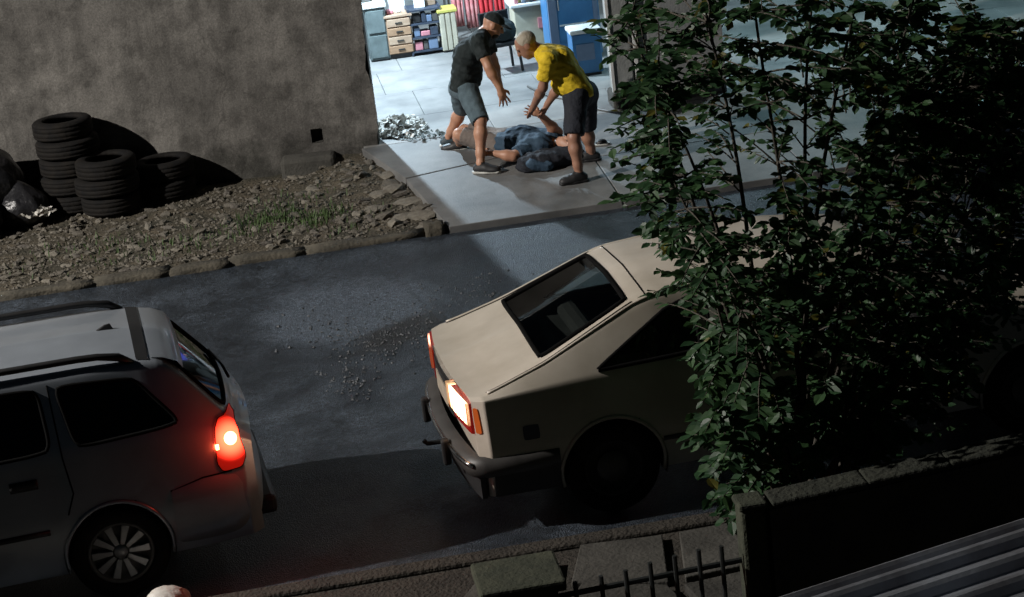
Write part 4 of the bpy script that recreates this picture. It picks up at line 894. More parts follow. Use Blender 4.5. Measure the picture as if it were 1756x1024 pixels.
    g_ = [[B.top(x, y, .005) for x in (.56, .49)] for y in np.linspace(-.53, .53, 15)]; MB().grid(g_).build('hatch_band', 'black_plastic', c, smooth=True)
    if rails:
        f0 = B.top(.70, -.02, 0); mb = MB(); prof = [(-.045, .0), (.07, .0), (.005, .034), (-.03, .038)]
        mb.add([(f0.x+a, f0.y-.016*(1 if b < .03 else .3), f0.z+b-.004) for a, b in prof]+[(f0.x+a, f0.y+.016*(1 if b < .03 else .3), f0.z+b-.004) for a, b in prof], [(0, 1, 2, 3), (7, 6, 5, 4), (0, 4, 5, 1), (1, 5, 6, 2), (2, 6, 7, 3), (3, 7, 4, 0)]); mb.build('antenna_fin', 'black_plastic', c, bevel=.006)
    MB().tube([B.top(.09, .02, .03), B.top(.10, -.2, .03), B.top(.14, -.42, .025)], .010, 6).build('rear_wiper', 'black_plastic', c, smooth=True)
    MB().box((-.015, 0, .80), (.05, .42, .11)).build('number_plate', 'plate', c, bevel=.005)
    MB().box((1.95, 0, .225), (3.7, 1.36, .02)).build('underbody', 'interior', c)
    for s in (-1, 1): MB().box((1.7, s*.69, .58), (2.6, .02, .70)).build('door_trim', 'interior', c)
    rb_ = MB().box((1.35, 0, .42), (.5, 1.2, .16)).build('rear_bench', 'interior', c, bevel=.04); MB().box((1.08, 0, .74), (.13, 1.2, .55), rot=Matrix.Rotation(-.2, 3, 'Y')).build('bench_back', 'interior', rb_, bevel=.04)
    for s in (-1, 1): seat(c, 2.15, s*.34, 'interior')
    for s in (-1, 1):
        MB().box((3.90, s*.47, .66), (.12, .26, .15)).build('headlamp', 'glass_green', c, bevel=.03); MB().box((2.62, s*.90, .99), (.10, .17, .12)).build('mirror', paint, c, bevel=.03)
    return c
cb = estate('silver_estate', 'silver estate car with black roof rails and a glowing red tail lamp', (-.375, 12.33, 0), math.radians(185), 'paint_silver', True, True, 'glass_tint')
cc = estate('dark_estate', 'dark blue parked car half hidden behind the tree across the road', (9.75, 16.98, 0.012), math.radians(180), 'paint_dark', False, False, 'glass_tint')

# ------------------------------------------------------------------ people (smooth-blended bodies polygonised from a distance field)
def iso(F, org, h):
    s = F < 0
    c = np.zeros(tuple(np.array(F.shape)-1), np.uint8)
    for dx in (0, 1):
        for dy in (0, 1):
            for dz in (0, 1): c += s[dx:dx+c.shape[0], dy:dy+c.shape[1], dz:dz+c.shape[2]]
    act = (c > 0) & (c < 8); idx = np.argwhere(act); vid = -np.ones(c.shape, np.int64); vid[act] = np.arange(len(idx))
    acc = np.zeros((len(idx), 3)); cnt = np.zeros(len(idx))
    cor = [np.array(q) for q in ((0, 0, 0), (1, 0, 0), (0, 1, 0), (0, 0, 1), (1, 1, 0), (1, 0, 1), (0, 1, 1), (1, 1, 1))]
    for a in cor:
        for ax in range(3):
            if a[ax]: continue
            b = a.copy(); b[ax] = 1
            fa = F[tuple((idx+a).T)]; fb = F[tuple((idx+b).T)]; m_ = (fa < 0) != (fb < 0)
            t = np.where(m_, fa/(fa-fb+1e-12), 0)[:, None]; acc += np.where(m_[:, None], a+(b-a)*t, 0); cnt += m_
    V = (idx+acc/np.maximum(cnt, 1)[:, None])*h+org; faces = []
    for ax in range(3):
        u, w = [(1, 2), (2, 0), (0, 1)][ax]
        sl0 = [slice(None)]*3; sl1 = [slice(None)]*3; sl0[ax] = slice(0, -1); sl1[ax] = slice(1, None)
        ch = np.argwhere(s[tuple(sl0)] != s[tuple(sl1)])
        ok = (ch[:, u] > 0) & (ch[:, w] > 0) & (ch[:, u] < F.shape[u]-1) & (ch[:, w] < F.shape[w]-1); ch = ch[ok]
        e = np.eye(3, dtype=int); q = [ch-e[u]-e[w], ch-e[w], ch, ch-e[u]]
        ids = np.stack([vid[tuple(k.T)] for k in q], 1); ins = s[tuple(ch.T)]
        ids = np.where(ins[:, None], ids, ids[:, ::-1]); faces.append(ids)
    return V, np.concatenate(faces)
class Field:
    def __init__(s, h=0.008, k=0.03): s.h = h; s.k = k; s.pr = []; s.cuts = []; s.amp = 0; s.fr = 20
    def cap(s, a, b, r0, r1=None, flat=False, k=None): s.pr.append(('c', np.array(a, float), np.array(b, float), r0, r0 if r1 is None else r1, flat, k)); return s
    def chain(s, pts, rs, k=None):
        for i in range(len(pts)-1): s.cap(pts[i], pts[i+1], rs[i], rs[i+1], k=k)
        return s
    def ell(s, c, r, R=None, k=None): s.pr.append(('e', np.array(c, float), np.array(r, float), np.eye(3) if R is None else np.array(R), 0, False, k)); return s
    def cut(s, p, n): s.cuts.append((np.array(p, float), np.array(n, float)/np.linalg.norm(n))); return s
    def build(s, name, mat, par):
        lo = np.min([np.minimum(p[1], p[2])-max(p[3], p[4])*1.2 if p[0] == 'c' else p[1]-max(p[2]) for p in s.pr], 0)-.05
        hi = np.max([np.maximum(p[1], p[2])+max(p[3], p[4])*1.2 if p[0] == 'c' else p[1]+max(p[2]) for p in s.pr], 0)+.05
        n = np.ceil((hi-lo)/s.h).astype(int)+1; F = np.full(tuple(n), 1.0, np.float32)
        ax = [lo[i]+np.arange(n[i])*s.h for i in range(3)]
        for p in s.pr:
            if p[0] == 'c': l_, h_ = np.minimum(p[1], p[2])-max(p[3], p[4]), np.maximum(p[1], p[2])+max(p[3], p[4])
            else: l_, h_ = p[1]-max(p[2]), p[1]+max(p[2])
            k = s.k if p[6] is None else p[6]; m_ = k+.02
            i0 = np.maximum(0, ((l_-m_-lo)/s.h).astype(int)); i1 = np.minimum(n, ((h_+m_-lo)/s.h).astype(int)+2)
            sl = tuple(slice(a, b) for a, b in zip(i0, i1))
            X = np.stack(np.meshgrid(*[ax[i][sl[i]] for i in range(3)], indexing='ij'), -1)
            if p[0] == 'c':
                ab = p[2]-p[1]; L2 = max(ab@ab, 1e-9); t = ((X-p[1])@ab)/L2; tc_ = np.clip(t, 0, 1)
                d = np.linalg.norm(X-p[1]-tc_[..., None]*ab, axis=-1)-(p[3]+(p[4]-p[3])*tc_)
                if p[5]: d = np.maximum(d, (t-1)*math.sqrt(L2))
            else:
                q = (X-p[1])@p[3]; k0 = np.linalg.norm(q/p[2], axis=-1); k1 = np.linalg.norm(q/(p[2]**2), axis=-1); d = k0*(k0-1)/np.maximum(k1, 1e-6)
            o = F[sl]; hh = np.clip(.5+.5*(o-d)/k, 0, 1); F[sl] = o*(1-hh)+d*hh-k*hh*(1-hh)
        if s.amp or s.cuts:
            X = np.stack(np.meshgrid(*ax, indexing='ij'), -1)
            if s.amp: F += s.amp*(np.sin(X[..., 0]*s.fr+X[..., 2]*s.fr*1.6+2*np.sin(X[..., 1]*s.fr*.7))*np.cos(X[..., 2]*s.fr*.8-X[..., 1]*s.fr*1.1+1.5*np.sin(X[..., 0]*s.fr*.5)))
            for (q, nn) in s.cuts: F = np.maximum(F, (X-q)@nn)
        V, Q = iso(F, lo, s.h)
        mb = MB(); mb.v = [tuple(v) for v in V]; mb.f = [tuple(q) for q in Q.tolist()]
        return mb.build(name, mat, par, w=True, smooth=True)
def unit(v): v = np.array(v, float); return v/np.linalg.norm(v)
def hand(F, wr, d, side, spread=.4, curl=.35, dn=None, sc=1.0):
    """palm + five bent fingers; d = pointing direction, side = direction across the palm towards the thumb, dn = curl direction"""
    d = unit(d); side = unit(np.array(side)-d*np.dot(side, d)); dn = unit(np.cross(d, side)) if dn is None else unit(dn)
    wr = np.array(wr, float); pc = wr+d*.05*sc
    F.ell(pc, (.048*sc, .040*sc, .017*sc), np.stack([d, side, np.cross(d, side)], 1), k=.015)
    F.cap(wr-d*.02, pc, .026*sc, .024*sc, k=.015)
    for i, L in enumerate((.072, .080, .075, .058)):
        o = (1.5-i)*.0205*sc; b = wr+d*.088*sc+side*o; dd = unit(d+side*(1.5-i)*spread*.28)
        m_ = b+dd*L*.5*sc+dn*curl*.012; e = m_+unit(dd+dn*curl*1.3)*L*.5*sc
        F.cap(b-dd*.02, m_, .0098*sc, .0088*sc, k=.006); F.cap(m_, e, .0088*sc, .0075*sc, k=.006)
    b = wr+d*.03*sc+side*.032*sc; m_ = b+unit(d*.7+side*.8)*.036*sc; e = m_+unit(d+side*.25+dn*.3)*.032*sc
    F.cap(b, m_, .013*sc, .011*sc, k=.008); F.cap(m_, e, .011*sc, .0085*sc, k=.006)
def head(F, c, fw, up, sc=1.0):
    """cranium, jaw, nose, brow, ears; fw = looking direction"""
    fw = unit(fw); up = unit(np.array(up)-fw*np.dot(up, fw)); sd = np.cross(fw, up); c = np.array(c)
    R = np.stack([fw, sd, up], 1)
    F.ell(c+up*.025*sc-fw*.012*sc, (.098*sc, .076*sc, .088*sc), R); F.ell(c-up*.045*sc+fw*.028*sc, (.066*sc, .058*sc, .070*sc), R)
    F.ell(c-up*.098*sc+fw*.052*sc, (.030*sc, .032*sc, .022*sc), R, k=.02)
    F.cap(c+fw*.088*sc+up*.012*sc, c+fw*.108*sc-up*.028*sc, .010*sc, .015*sc, k=.012); F.ell(c+fw*.078*sc+up*.028*sc, (.016*sc, .052*sc, .012*sc), R, k=.015); F.ell(c+fw*.083*sc-up*.062*sc, (.012*sc, .026*sc, .012*sc), R, k=.01)
    for s_ in (-1, 1): F.ell(c+sd*s_*.078*sc-fw*.005*sc-up*.005*sc, (.026*sc, .010*sc, .034*sc), R, k=.008)
    return R
def eyes(c, fw, up, par, sc=1.0):
    fw = unit(fw); up = unit(np.array(up)-fw*np.dot(up, fw)); sd = np.cross(fw, up); c = np.array(c)
    for s_ in (-1, 1):
        F = Field(.004, .004); F.ell(c+fw*.080*sc+sd*s_*.031*sc+up*.006*sc, (.011*sc,)*3); F.build('eye', 'hair_dark', par)
def shoe(ank, toe, ground, par, mat, sole, sc=1.0):
    ank = np.array(ank, float); d = unit([toe[0]-ank[0], toe[1]-ank[1], 0]); sd = np.array([-d[1], d[0], 0]); g_ = np.array([ank[0], ank[1], ground]); up = np.array([0, 0, 1.0])
    F = Field(.007, .03)
    F.cap(g_-d*.04+up*.045, g_+d*.05+up*.05, .042*sc, .046*sc); F.cap(g_+d*.05+up*.045, g_+d*.155+up*.028, .046*sc, .036*sc); F.ell(g_+d*.11+up*.03, (.075*sc, .047*sc, .038*sc), np.stack([d, sd, up], 1)); F.cap(g_+up*.05, ank+up*.02, .042*sc, .040*sc)
    F.cut(g_+up*.018, -up); F.cut(ank+up*.035, up); o = F.build('shoe', mat, par)
    F = Field(.006, .03); F.cap(g_-d*.045+up*.02, g_+d*.05+up*.02, .047*sc, .044*sc); F.cap(g_+d*.05+up*.02, g_+d*.16+up*.02, .047*sc, .038*sc); F.cut(g_+up*.001, -up); F.cut(g_+up*.026, up); F.build('sole', sole, o)
def lerp(a, b, t): return np.array(a)*(1-t)+np.array(b)*t
P_ = lambda x, y, Y: atY(x, y, Y)

# --- man in black cap, leaning forward, feet apart
hipN, kneN, ankN = P_(800, 153, 19.52), P_(824, 207, 19.24), P_(824, 281, 19.12)
hipF, kneF, ankF = P_(790, 150, 19.72), P_(792, 186, 19.98), P_(768, 238, 20.14)
pel = lerp(hipN, hipF, .5)+np.array([0, 0, .02]); chest = P_(806, 92, 19.62); neck = P_(830, 58, 19.62); hc = P_(846, 43, 19.62)
shN, elN, wrN = P_(821, 72, 19.41), P_(838, 116, 19.30), P_(857, 152, 19.28)
shF, elF, wrF = P_(834, 64, 19.83), P_(846, 104, 19.90), P_(857, 146, 19.90)
gN, gF = apron_z(19.12), apron_z(20.14)
man = thing('person', 'man in black cap, black T-shirt and grey denim shorts leaning forward with arms hanging', 'person', (2.05, 19.62, apron_z(19.6)), group='people on the concrete apron')
B_ = Field(.0085, .035)
for h_, k_, a_ in ((hipN, kneN, ankN), (hipF, kneF, ankF)):
    B_.chain([h_, lerp(h_, k_, .5), k_], [.088, .076, .056]); B_.chain([k_, lerp(k_, a_, .3), lerp(k_, a_, .75), a_], [.054, .060, .042, .036]); B_.cap(a_, a_+np.array([.03, 0, -.05]), .034, .034)
for s_, e_, w_ in ((shN, elN, wrN), (shF, elF, wrF)): B_.chain([s_, lerp(s_, e_, .5), e_], [.058, .052, .041]); B_.chain([e_, lerp(e_, w_, .3), w_], [.041, .044, .029])
B_.cap(hipN, hipF, .09); B_.cap(pel, chest, .115, .125); B_.cap(chest, neck, .12, .07); B_.cap(shN, shF, .06); B_.cap(neck, hc, .055, .055)
fwL = [.86, -.12, -.52]; upL = [.5, 0, .86]; RL = head(B_, hc, fwL, upL, 1.0)
hand(B_, wrN, P_(866, 176, 19.28)-wrN, [.9, .25, .3], .9, .35, [-.2, .6, -.2], 1.12); hand(B_, wrF, [.25, 0, -.95], [.3, -.9, .1], .4, .5, [-.6, 0, -.2])
B_.build('body', 'skin', man)
T = Field(.0095, .05); T.amp = .007; T.fr = 34
lat = unit(shF-shN)
for s_ in (-1, 1): T.cap(pel+lat*s_*.075+np.array([.0, 0, .0]), chest+lat*s_*.075+np.array([-.02, 0, 0]), .118, .128); T.cap(chest+lat*s_*.08, lerp(neck, shN if s_ < 0 else shF, .5), .125, .085)
T.ell(lerp(pel, chest, .45)+np.array([.045, 0, -.02]), (.11, .14, .16)); T.cap(shN, shF, .078)
T.cap(shN, lerp(shN, elN, .62), .078, .070, True, .03); T.cap(shF, lerp(shF, elF, .62), .078, .070, True, .03)
T.cap(lerp(shN, shF, .5), neck+unit(hc-neck)*.02, .08, .062, True)
tx = unit(chest-pel); T.cut(pel-tx*.045, -tx)
T.build('shirt', 'shirt_black', man)
S_ = Field(.009, .04); S_.amp = .004; S_.fr = 24
S_.cap(hipN, hipF, .112); S_.cap(pel, pel+tx*.06, .125, .12)
for h_, k_ in ((hipN, kneN), (hipF, kneF)): S_.cap(h_, lerp(h_, k_, 1.02), .112, .088, True)
S_.cut(pel+tx*.075, tx); S_.build('shorts', 'denim_grey', man)
cp = Field(.007, .02); R_ = RL; c_ = hc+R_[:, 2]*.045-R_[:, 0]*.012
cp.ell(c_, (.107, .087, .082), R_); cp.cut(c_-R_[:, 2]*.012, -R_[:, 2]); cap_o = cp.build('cap', 'shirt_black', man)
cv = Field(.006, .01); cv.ell(c_+R_[:, 0]*.12-R_[:, 2]*.008, (.075, .075, .016), R_); cv.build('cap_peak', 'shirt_black', cap_o)
bd = Field(.007, .02); bd.ell(hc-R_[:, 2]*.082+R_[:, 0]*.047, (.048, .055, .042), R_); bd.build('beard', 'hair_dark', man)
eyes(hc, fwL, upL, man)
shoe(ankN+np.array([.0, 0, -.01]), P_(862, 296, 19.02), gN, man, 'shoe_black', 'sole_white'); shoe(ankF, ankF+np.array([.3, -.03, 0]), gF, man, 'shoe_blue', 'sole_white')

# --- man in yellow shirt bending over
hipN, kneN, ankN = P_(988, 166, 18.60), P_(984, 236, 18.44), P_(993, 299, 18.42)
hipF, kneF, ankF = P_(1004, 160, 18.82), P_(1006, 222, 18.95), P_(1015, 266, 19.0)
pel = lerp(hipN, hipF, .5)+np.array([0, 0, .03]); chest = P_(958, 104, 18.72); neck = P_(926, 88, 18.74); hc = P_(902, 77, 18.74)
shN, elN, wrN = P_(940, 102, 18.52), P_(931, 150, 18.62), P_(913, 186, 19.02)
shF, elF, wrF = P_(946, 92, 18.92), P_(957, 150, 19.04), P_(938, 180, 19.12)
ym = thing('person', 'man in bright yellow T-shirt and dark shorts bending down to hold an arm', 'person', (3.0, 18.72, apron_z(18.7)), group='people on the concrete apron')
B_ = Field(.0085, .035)
for h_, k_, a_ in ((hipN, kneN, ankN), (hipF, kneF, ankF)):
    B_.chain([h_, lerp(h_, k_, .5), k_], [.088, .076, .056]); B_.chain([k_, lerp(k_, a_, .3), lerp(k_, a_, .75), a_], [.053, .060, .041, .035]); B_.cap(a_, a_+np.array([-.03, 0, -.04]), .034, .034)
for s_, e_, w_ in ((shN, elN, wrN), (shF, elF, wrF)): B_.chain([s_, lerp(s_, e_, .5), e_], [.057, .050, .040]); B_.chain([e_, lerp(e_, w_, .3), w_], [.040, .043, .029])
B_.cap(hipN, hipF, .09); B_.cap(pel, chest, .115, .125); B_.cap(chest, neck, .115, .07); B_.cap(shN, shF, .06); B_.cap(neck, hc, .058, .058)
fwY = [-.80, .05, -.60]; upY = [-.58, 0, .80]; RY = head(B_, hc, fwY, upY, 1.04)
hand(B_, wrN, P_(904, 204, 19.16)-wrN, [.6, .6, .1], .3, .8, [.3, .5, -.4]); hand(B_, wrF, P_(929, 201, 19.22)-wrF, [-.6, -.6, .1], .3, .8, [-.5, .2, -.4])
B_.build('body', 'skin_tan', ym)
T = Field(.0095, .05); T.amp = .007; T.fr = 34; lat = unit(shF-shN); tx = unit(chest-pel)
for s_ in (-1, 1): T.cap(pel+lat*s_*.07, chest+lat*s_*.075, .122, .128); T.cap(chest+lat*s_*.08, lerp(neck, shN if s_ < 0 else shF, .5), .125, .085)
T.ell(lerp(pel, chest, .5)+np.array([-.05, 0, -.05]), (.13, .14, .13)); T.cap(shN, shF, .078)
T.cap(shN, lerp(shN, elN, .68), .080, .074, True, .03); T.cap(shF, lerp(shF, elF, .62), .080, .072, True, .03)
T.cap(lerp(shN, shF, .5), neck+unit(hc-neck)*.02, .08, .064, True)
T.cut(pel-tx*.055, -unit(tx+np.array([.30, 0, .0]))); T.build('shirt', 'shirt_yellow', ym)
S_ = Field(.009, .04); S_.amp = .003; S_.fr = 20
S_.cap(hipN, hipF, .120); S_.cap(pel, pel+tx*.10, .132, .126)
for h_, k_ in ((hipN, kneN), (hipF, kneF)): S_.cap(h_, lerp(h_, k_, .94), .112, .098, True)
S_.cut(pel+tx*.10, tx); S_.build('shorts', 'shorts_navy', ym)
hr = Field(.007, .02); hr.ell(hc+RY[:, 2]*.032-RY[:, 0]*.022, (.102, .083, .090), RY); hr.cut(hc+RY[:, 0]*.045+RY[:, 2]*.04, unit(RY[:, 0]*.8-RY[:, 2]*.6)); hr.cut(hc-RY[:, 2]*.04, -RY[:, 2]); hr.build('hair', 'hair_grey', ym)
eyes(hc, fwY, upY, ym, 1.04)
shoe(ankN, ankN+np.array([-.3, -.03, 0]), apron_z(18.42), ym, 'shoe_black', 'shoe_black'); shoe(ankF, ankF+np.array([-.3, .05, 0]), apron_z(19.0), ym, 'shoe_black', 'shoe_black')

# --- person lying on the back
g0 = apron_z(19.4)
hp = np.array([2.34, 19.62, g0+.125]); sh_ = np.array([2.74, 19.30, g0+.14]); hd_ = np.array([2.93, 19.15, g0+.11])
ax_ = unit(sh_-hp); lt = unit(np.cross([0, 0, 1], ax_))      # lt points to the far side
ly = thing('person', 'person in navy T-shirt and brown shorts lying on the back on the concrete', 'person', (2.5, 19.45, g0), group='people on the concrete apron')
shF, elF, wrF = sh_+lt*.17-ax_*.02, P_(956, 227, 19.36), P_(926, 196, 19.22)
shN, elN, wrN = sh_-lt*.17-ax_*.08, P_(880, 268, 19.12), P_(846, 263, 19.18)
B_ = Field(.0085, .035)
kF = hp+np.array([-.30, .30, .10]); aF = np.array([2.10, 20.36, g0+.10]); kN = hp+np.array([-.38, .10, .12]); aN = np.array([1.98, 20.02, g0+.07])
for h_, k_, a_ in ((hp+lt*.09, kF, aF), (hp-lt*.09, kN, aN)): B_.chain([h_, lerp(h_, k_, .5), k_], [.088, .076, .056]); B_.chain([k_, lerp(k_, a_, .3), a_], [.054, .058, .036])
for s_, e_, w_ in ((shN, elN, wrN), (shF, elF, wrF)): B_.chain([s_, lerp(s_, e_, .5), e_], [.060, .055, .046]); B_.chain([e_, lerp(e_, w_, .3), w_], [.046, .048, .031])
for s_ in (-1, 1): B_.cap(hp+lt*s_*.07, sh_+lt*s_*.09, .105, .105)
B_.cap(sh_, hd_, .06, .055); fwD = [.1, -.25, 1]; upD = ax_; RD = head(B_, hd_, fwD, upD, .98)
hand(B_, wrF, P_(893, 186, 19.2)-wrF, [0, -.3, .9], .9, -.1); hand(B_, wrN, P_(824, 262, 19.22)-wrN, [0, .8, .4], .4, .5)
B_.build('body', 'skin', ly)
T = Field(.0095, .05); T.amp = .010; T.fr = 30
for s_ in (-1, 1): T.cap(hp+lt*s_*.075+ax_*.10, sh_+lt*s_*.10, .128, .124)
T.ell(lerp(hp, sh_, .5)+np.array([0, 0, .05]), (.17, .15, .12)); T.cap(shF, lerp(shF, elF, .5), .09, .082, True, .03); T.cap(shN, lerp(shN, elN, .78), .095, .084, True, .03)
T.cut(hp+ax_*.02, -ax_); T.cut(sh_+ax_*.15, ax_); T.cut((0, 0, g0+.004), (0, 0, -1)); T.build('shirt', 'shirt_navy', ly)
S_ = Field(.009, .04); S_.amp = .004
S_.cap(hp-lt*.08, hp+lt*.08, .112)
for h_, k_ in ((hp+lt*.09, kF), (hp-lt*.09, kN)): S_.cap(h_, lerp(h_, k_, .9), .108, .088, True)
S_.cut(hp+ax_*.075, ax_); S_.cut((0, 0, g0+.004), (0, 0, -1)); S_.build('shorts', 'shorts_brown', ly)
hr = Field(.007, .02); hr.ell(hd_+RD[:, 2]*.035-RD[:, 0]*.02, (.104, .084, .09), RD); hr.cut(hd_+RD[:, 0]*.045+RD[:, 2]*.045, unit(RD[:, 0]*.8-RD[:, 2]*.6)); hr.build('hair', 'hair_dark', ly)
eyes(hd_, fwD, upD, ly)
shoe(aF+np.array([0, 0, -.01]), aF+np.array([-.2, .2, 0]), g0+.012, ly, 'shoe_black', 'sole_white', .95); shoe(aN, aN+np.array([-.3, .1, 0]), g0+.004, ly, 'shoe_black', 'sole_white', .95)
# dark jacket crumpled under the arm, slipper
jk = Field(.010, .05); jk.amp = .012; jk.fr = 34
b0 = np.array([2.66, 19.02, apron_z(19.0)])
jk.ell(b0+[0, 0, .07], (.22, .15, .10)); jk.ell(b0+[.22, .05, .06], (.20, .14, .10)); jk.ell(b0+[-.13, -.03, .05], (.14, .12, .09)); jk.cut(b0+[0, 0, .004], (0, 0, -1))
jt = thing('crumpled_jacket', 'dark navy jacket crumpled on the concrete beside the lying person', 'jacket', tuple(b0)); jk.build('jacket_body', 'shorts_navy', jt)
cl = Field(.010, .04); cl.amp = .01; cl.fr = 40; cl.chain([b0+[-.2, -.02, .05], b0+[-.12, -.10, .07], b0+[.02, -.14, .05]], [.045, .06, .05]); cl.cut(b0+[0, 0, .002], (0, 0, -1)); cl.build('sleeve', 'shirt_navy', jt)
sp_ = S(1024, 250, apron_z(19.4)); st = thing('slipper', 'dark slipper with pale sole lying behind the yellow shirted man', 'slipper', tuple(sp_))
F = Field(.006, .02); F.cap(np.array(sp_)+[-.09, 0, .012], np.array(sp_)+[.09, .0, .012], .034, .042); F.cut(np.array(sp_)+[0, 0, .02], (0, 0, 1)); F.cut(np.array(sp_)+[0, 0, .001], (0, 0, -1)); F.build('sole', 'sole_white', st)
F = Field(.006, .02); F.ell(np.array(sp_)+[.045, 0, .02], (.06, .044, .042)); F.cut(np.array(sp_)+[0, 0, .02], (0, 0, -1)); F.build('strap', 'shoe_black', st)

# ------------------------------------------------------------------ front garden wall, post, fence, near roof
FY = 9.5
gwall = thing('garden_wall', 'dark rendered garden wall below the leafy tree', 'wall', (3.4, FY, .07))
w0, w1 = atY(1300, 848, FY), atY(1756, 745, FY)
sl_ = (w1[2]-w0[2])/(w1[0]-w0[0]); zt_ = lambda x: w0[2]+(x-w0[0])*sl_
mb = MB()
xs_ = np.linspace(2.27, 5.6, 30)
v = []
for x in xs_:
    e = .006*float(hs(np.array(x), np.array(1.), s=3)); v += [(x, FY-.09, .05), (x, FY-.09, zt_(x)-.065+e), (x, FY+.09, zt_(x)-.065+e), (x, FY+.09, .05)]
mb.add(v, [(i*4+j, i*4+j+1, i*4+j+5, i*4+j+4) for i in range(29) for j in range(3)]); mb.build('wall', 'old_concrete', gwall, w=True)
x = 2.285
while x < 5.5:
    L = .42+rng.random()*.1; MB().box((x+L/2, FY, zt_(x+L/2)-.045), (L-.003, .176, .04), rot=Matrix.Rotation(-math.atan(sl_), 3, 'Y')).build('coping_stone', 'coping', gwall, w=True, bevel=.012); x += L
pt = thing('gate_post', 'mossy pale concrete post at the left end of the garden wall', 'post', (2.19, FY, .07))
MB().box((2.19, FY, .46), (.13, .15, .82)).build('shaft', 'mossy_concrete', pt, w=True, bevel=.02); MB().box((2.19, FY, .885), (.15, .17, .04)).build('cap', 'mossy_concrete', pt, w=True, bevel=.015)
pt = thing('fence_pillar', 'grey green concrete fence pillar at the bottom edge', 'pillar', (.97, FY, .07))
MB().box((.97, FY+.02, .35), (.36, .30, .60)).build('shaft', 'old_concrete', pt, w=True, bevel=.015); MB().box((.97, FY+.02, .675), (.44, .38, .06)).build('cap', 'mossy_concrete', pt, w=True, bevel=.015)
fn = thing('iron_fence', 'black iron fence between the low pillar and the mossy post', 'fence', (1.65, FY, .07))
r0, r1 = atY(1050, 1004, FY), atY(1300, 955, FY)
MB().tube([r0+np.array([-.28, 0, -.01]), r1+np.array([-.04, 0, 0])], .016, 8).build('rail', 'iron', fn, w=True); MB().tube([(1.18, FY, .2), (2.13, FY, .2)], .016, 8).build('rail', 'iron', fn, w=True)
for i, (px, py) in enumerate([(985, 995), (1029, 985), (1071, 975), (1113, 962), (1155, 950), (1196, 940), (1235, 934), (1276, 928)]):
    a = atY(px, py, FY); MB().tube([(a[0], FY-.02, .10), (a[0], FY-.02, a[2])], .0125, 8).build('baluster', 'iron', fn, w=True)
# corrugated roof close to the camera
RZ = 2.5
e0, e1 = np.array(atZ(1340, 1024, RZ)), np.array(atZ(1756, 890, RZ)); dr = unit(e1-e0); pr_ = np.array([dr[1], -dr[0], 0])
cr = thing('corrugated_roof', 'ribbed metal porch roof at the bottom right corner', 'roof', (float(e0[0]), float(e0[1]), RZ))
per = .13
for k in range(3):
    g_ = []
    n = int(.78/per*8)
    for i in range(n+1):
        t = k*.78+i*per/8; ph = i % 8; zz = {0: 0, 1: .0, 2: .022, 3: .03, 4: .03, 5: .022, 6: 0, 7: 0}[ph]
        b = e0+pr_*t+np.array([0, 0, zz+.07*t+.004*k-.035]); g_.append([b-dr*1.2, b, b+dr*1.5, b+dr*3.2])
    mb = MB(); mb.grid(g_); o = mb.build('roof_sheet', 'zinc', cr, w=True); sd_ = o.modifiers.new('solid', 'SOLIDIFY'); sd_.thickness = .003
MB().tube([e0+pr_*-.01-dr*1.2+np.array([0, 0, -.025]), e0+pr_*-.01+dr*3.2+np.array([0, 0, -.025])], .02, 8).build('edge_pipe', 'zinc', cr, w=True)
for s_ in (0, 2.6): MB().box(tuple(e0+dr*s_+pr_*.3+np.array([0, 0, -1.25])), (.08, .08, 2.45)).build('support_post', 'iron', cr, w=True)
p = atZ(290, 1040, .05); bag('plastic_bag', (p[0], p[1]-.05, .0), .14, 'pale plastic bag on the ground at the bottom edge', 9.0, 'white_scrap', 'bag', knot=False)

# ------------------------------------------------------------------ leafy tree in front of the cream car
TB = np.array([2.62, 10.15, .07])
tr = thing('leafy_tree', 'leafy multi-stemmed tree covering the front of the cream car', 'tree', tuple(TB))
tr_rng = random.Random(21)
TGT = [(1075, 40, 10.2), (1130, 150, 10.0), (1200, -60, 10.3), (1290, -80, 9.9), (1400, -100, 10.4), (1480, -90, 10.1), (1580, -60, 10.3), (1680, 60, 10.1), (1560, 200, 9.9), (1170, 330, 9.9), (1650, 380, 10.4), (1210, 480, 10.1), (1740, 180, 10.3), (1700, 300, 10.2), (1680, 520, 10.3), (1740, 440, 10.4), (1460, 270, 11.9), (1540, 250, 12.1), (1630, 230, 12.1)]
stems = []; tm = MB()
for i, (px, py, Y) in enumerate(TGT):
    e = np.array(atY(px, py, Y)); b = TB+np.array([tr_rng.uniform(-.10, .10), tr_rng.uniform(-.08, .08), 0]); mid1 = lerp(b, e, .33)+np.array([-(e[0]-b[0])*.16, 0, .18]); mid2 = lerp(b, e, .67)+np.array([-(e[0]-b[0])*.10, 0, .10])
    pts = []
    for t in np.linspace(0, 1, 22):
        q = (1-t)**3*b+3*(1-t)**2*t*mid1+3*(1-t)*t*t*mid2+t**3*e; q = q+np.array([.02*math.sin(t*9+i), .02*math.cos(t*7+i*2), 0])*t; pts.append(q)
    tm.tube(pts, [.017*(1-.80*t)+.002 for t in np.linspace(0, 1, 22)], 7); stems.append(np.array(pts))
trunk = tm.build('trunk', 'bark', tr, w=True, smooth=True)
ALLS = np.concatenate([s_[4:] for s_ in stems])
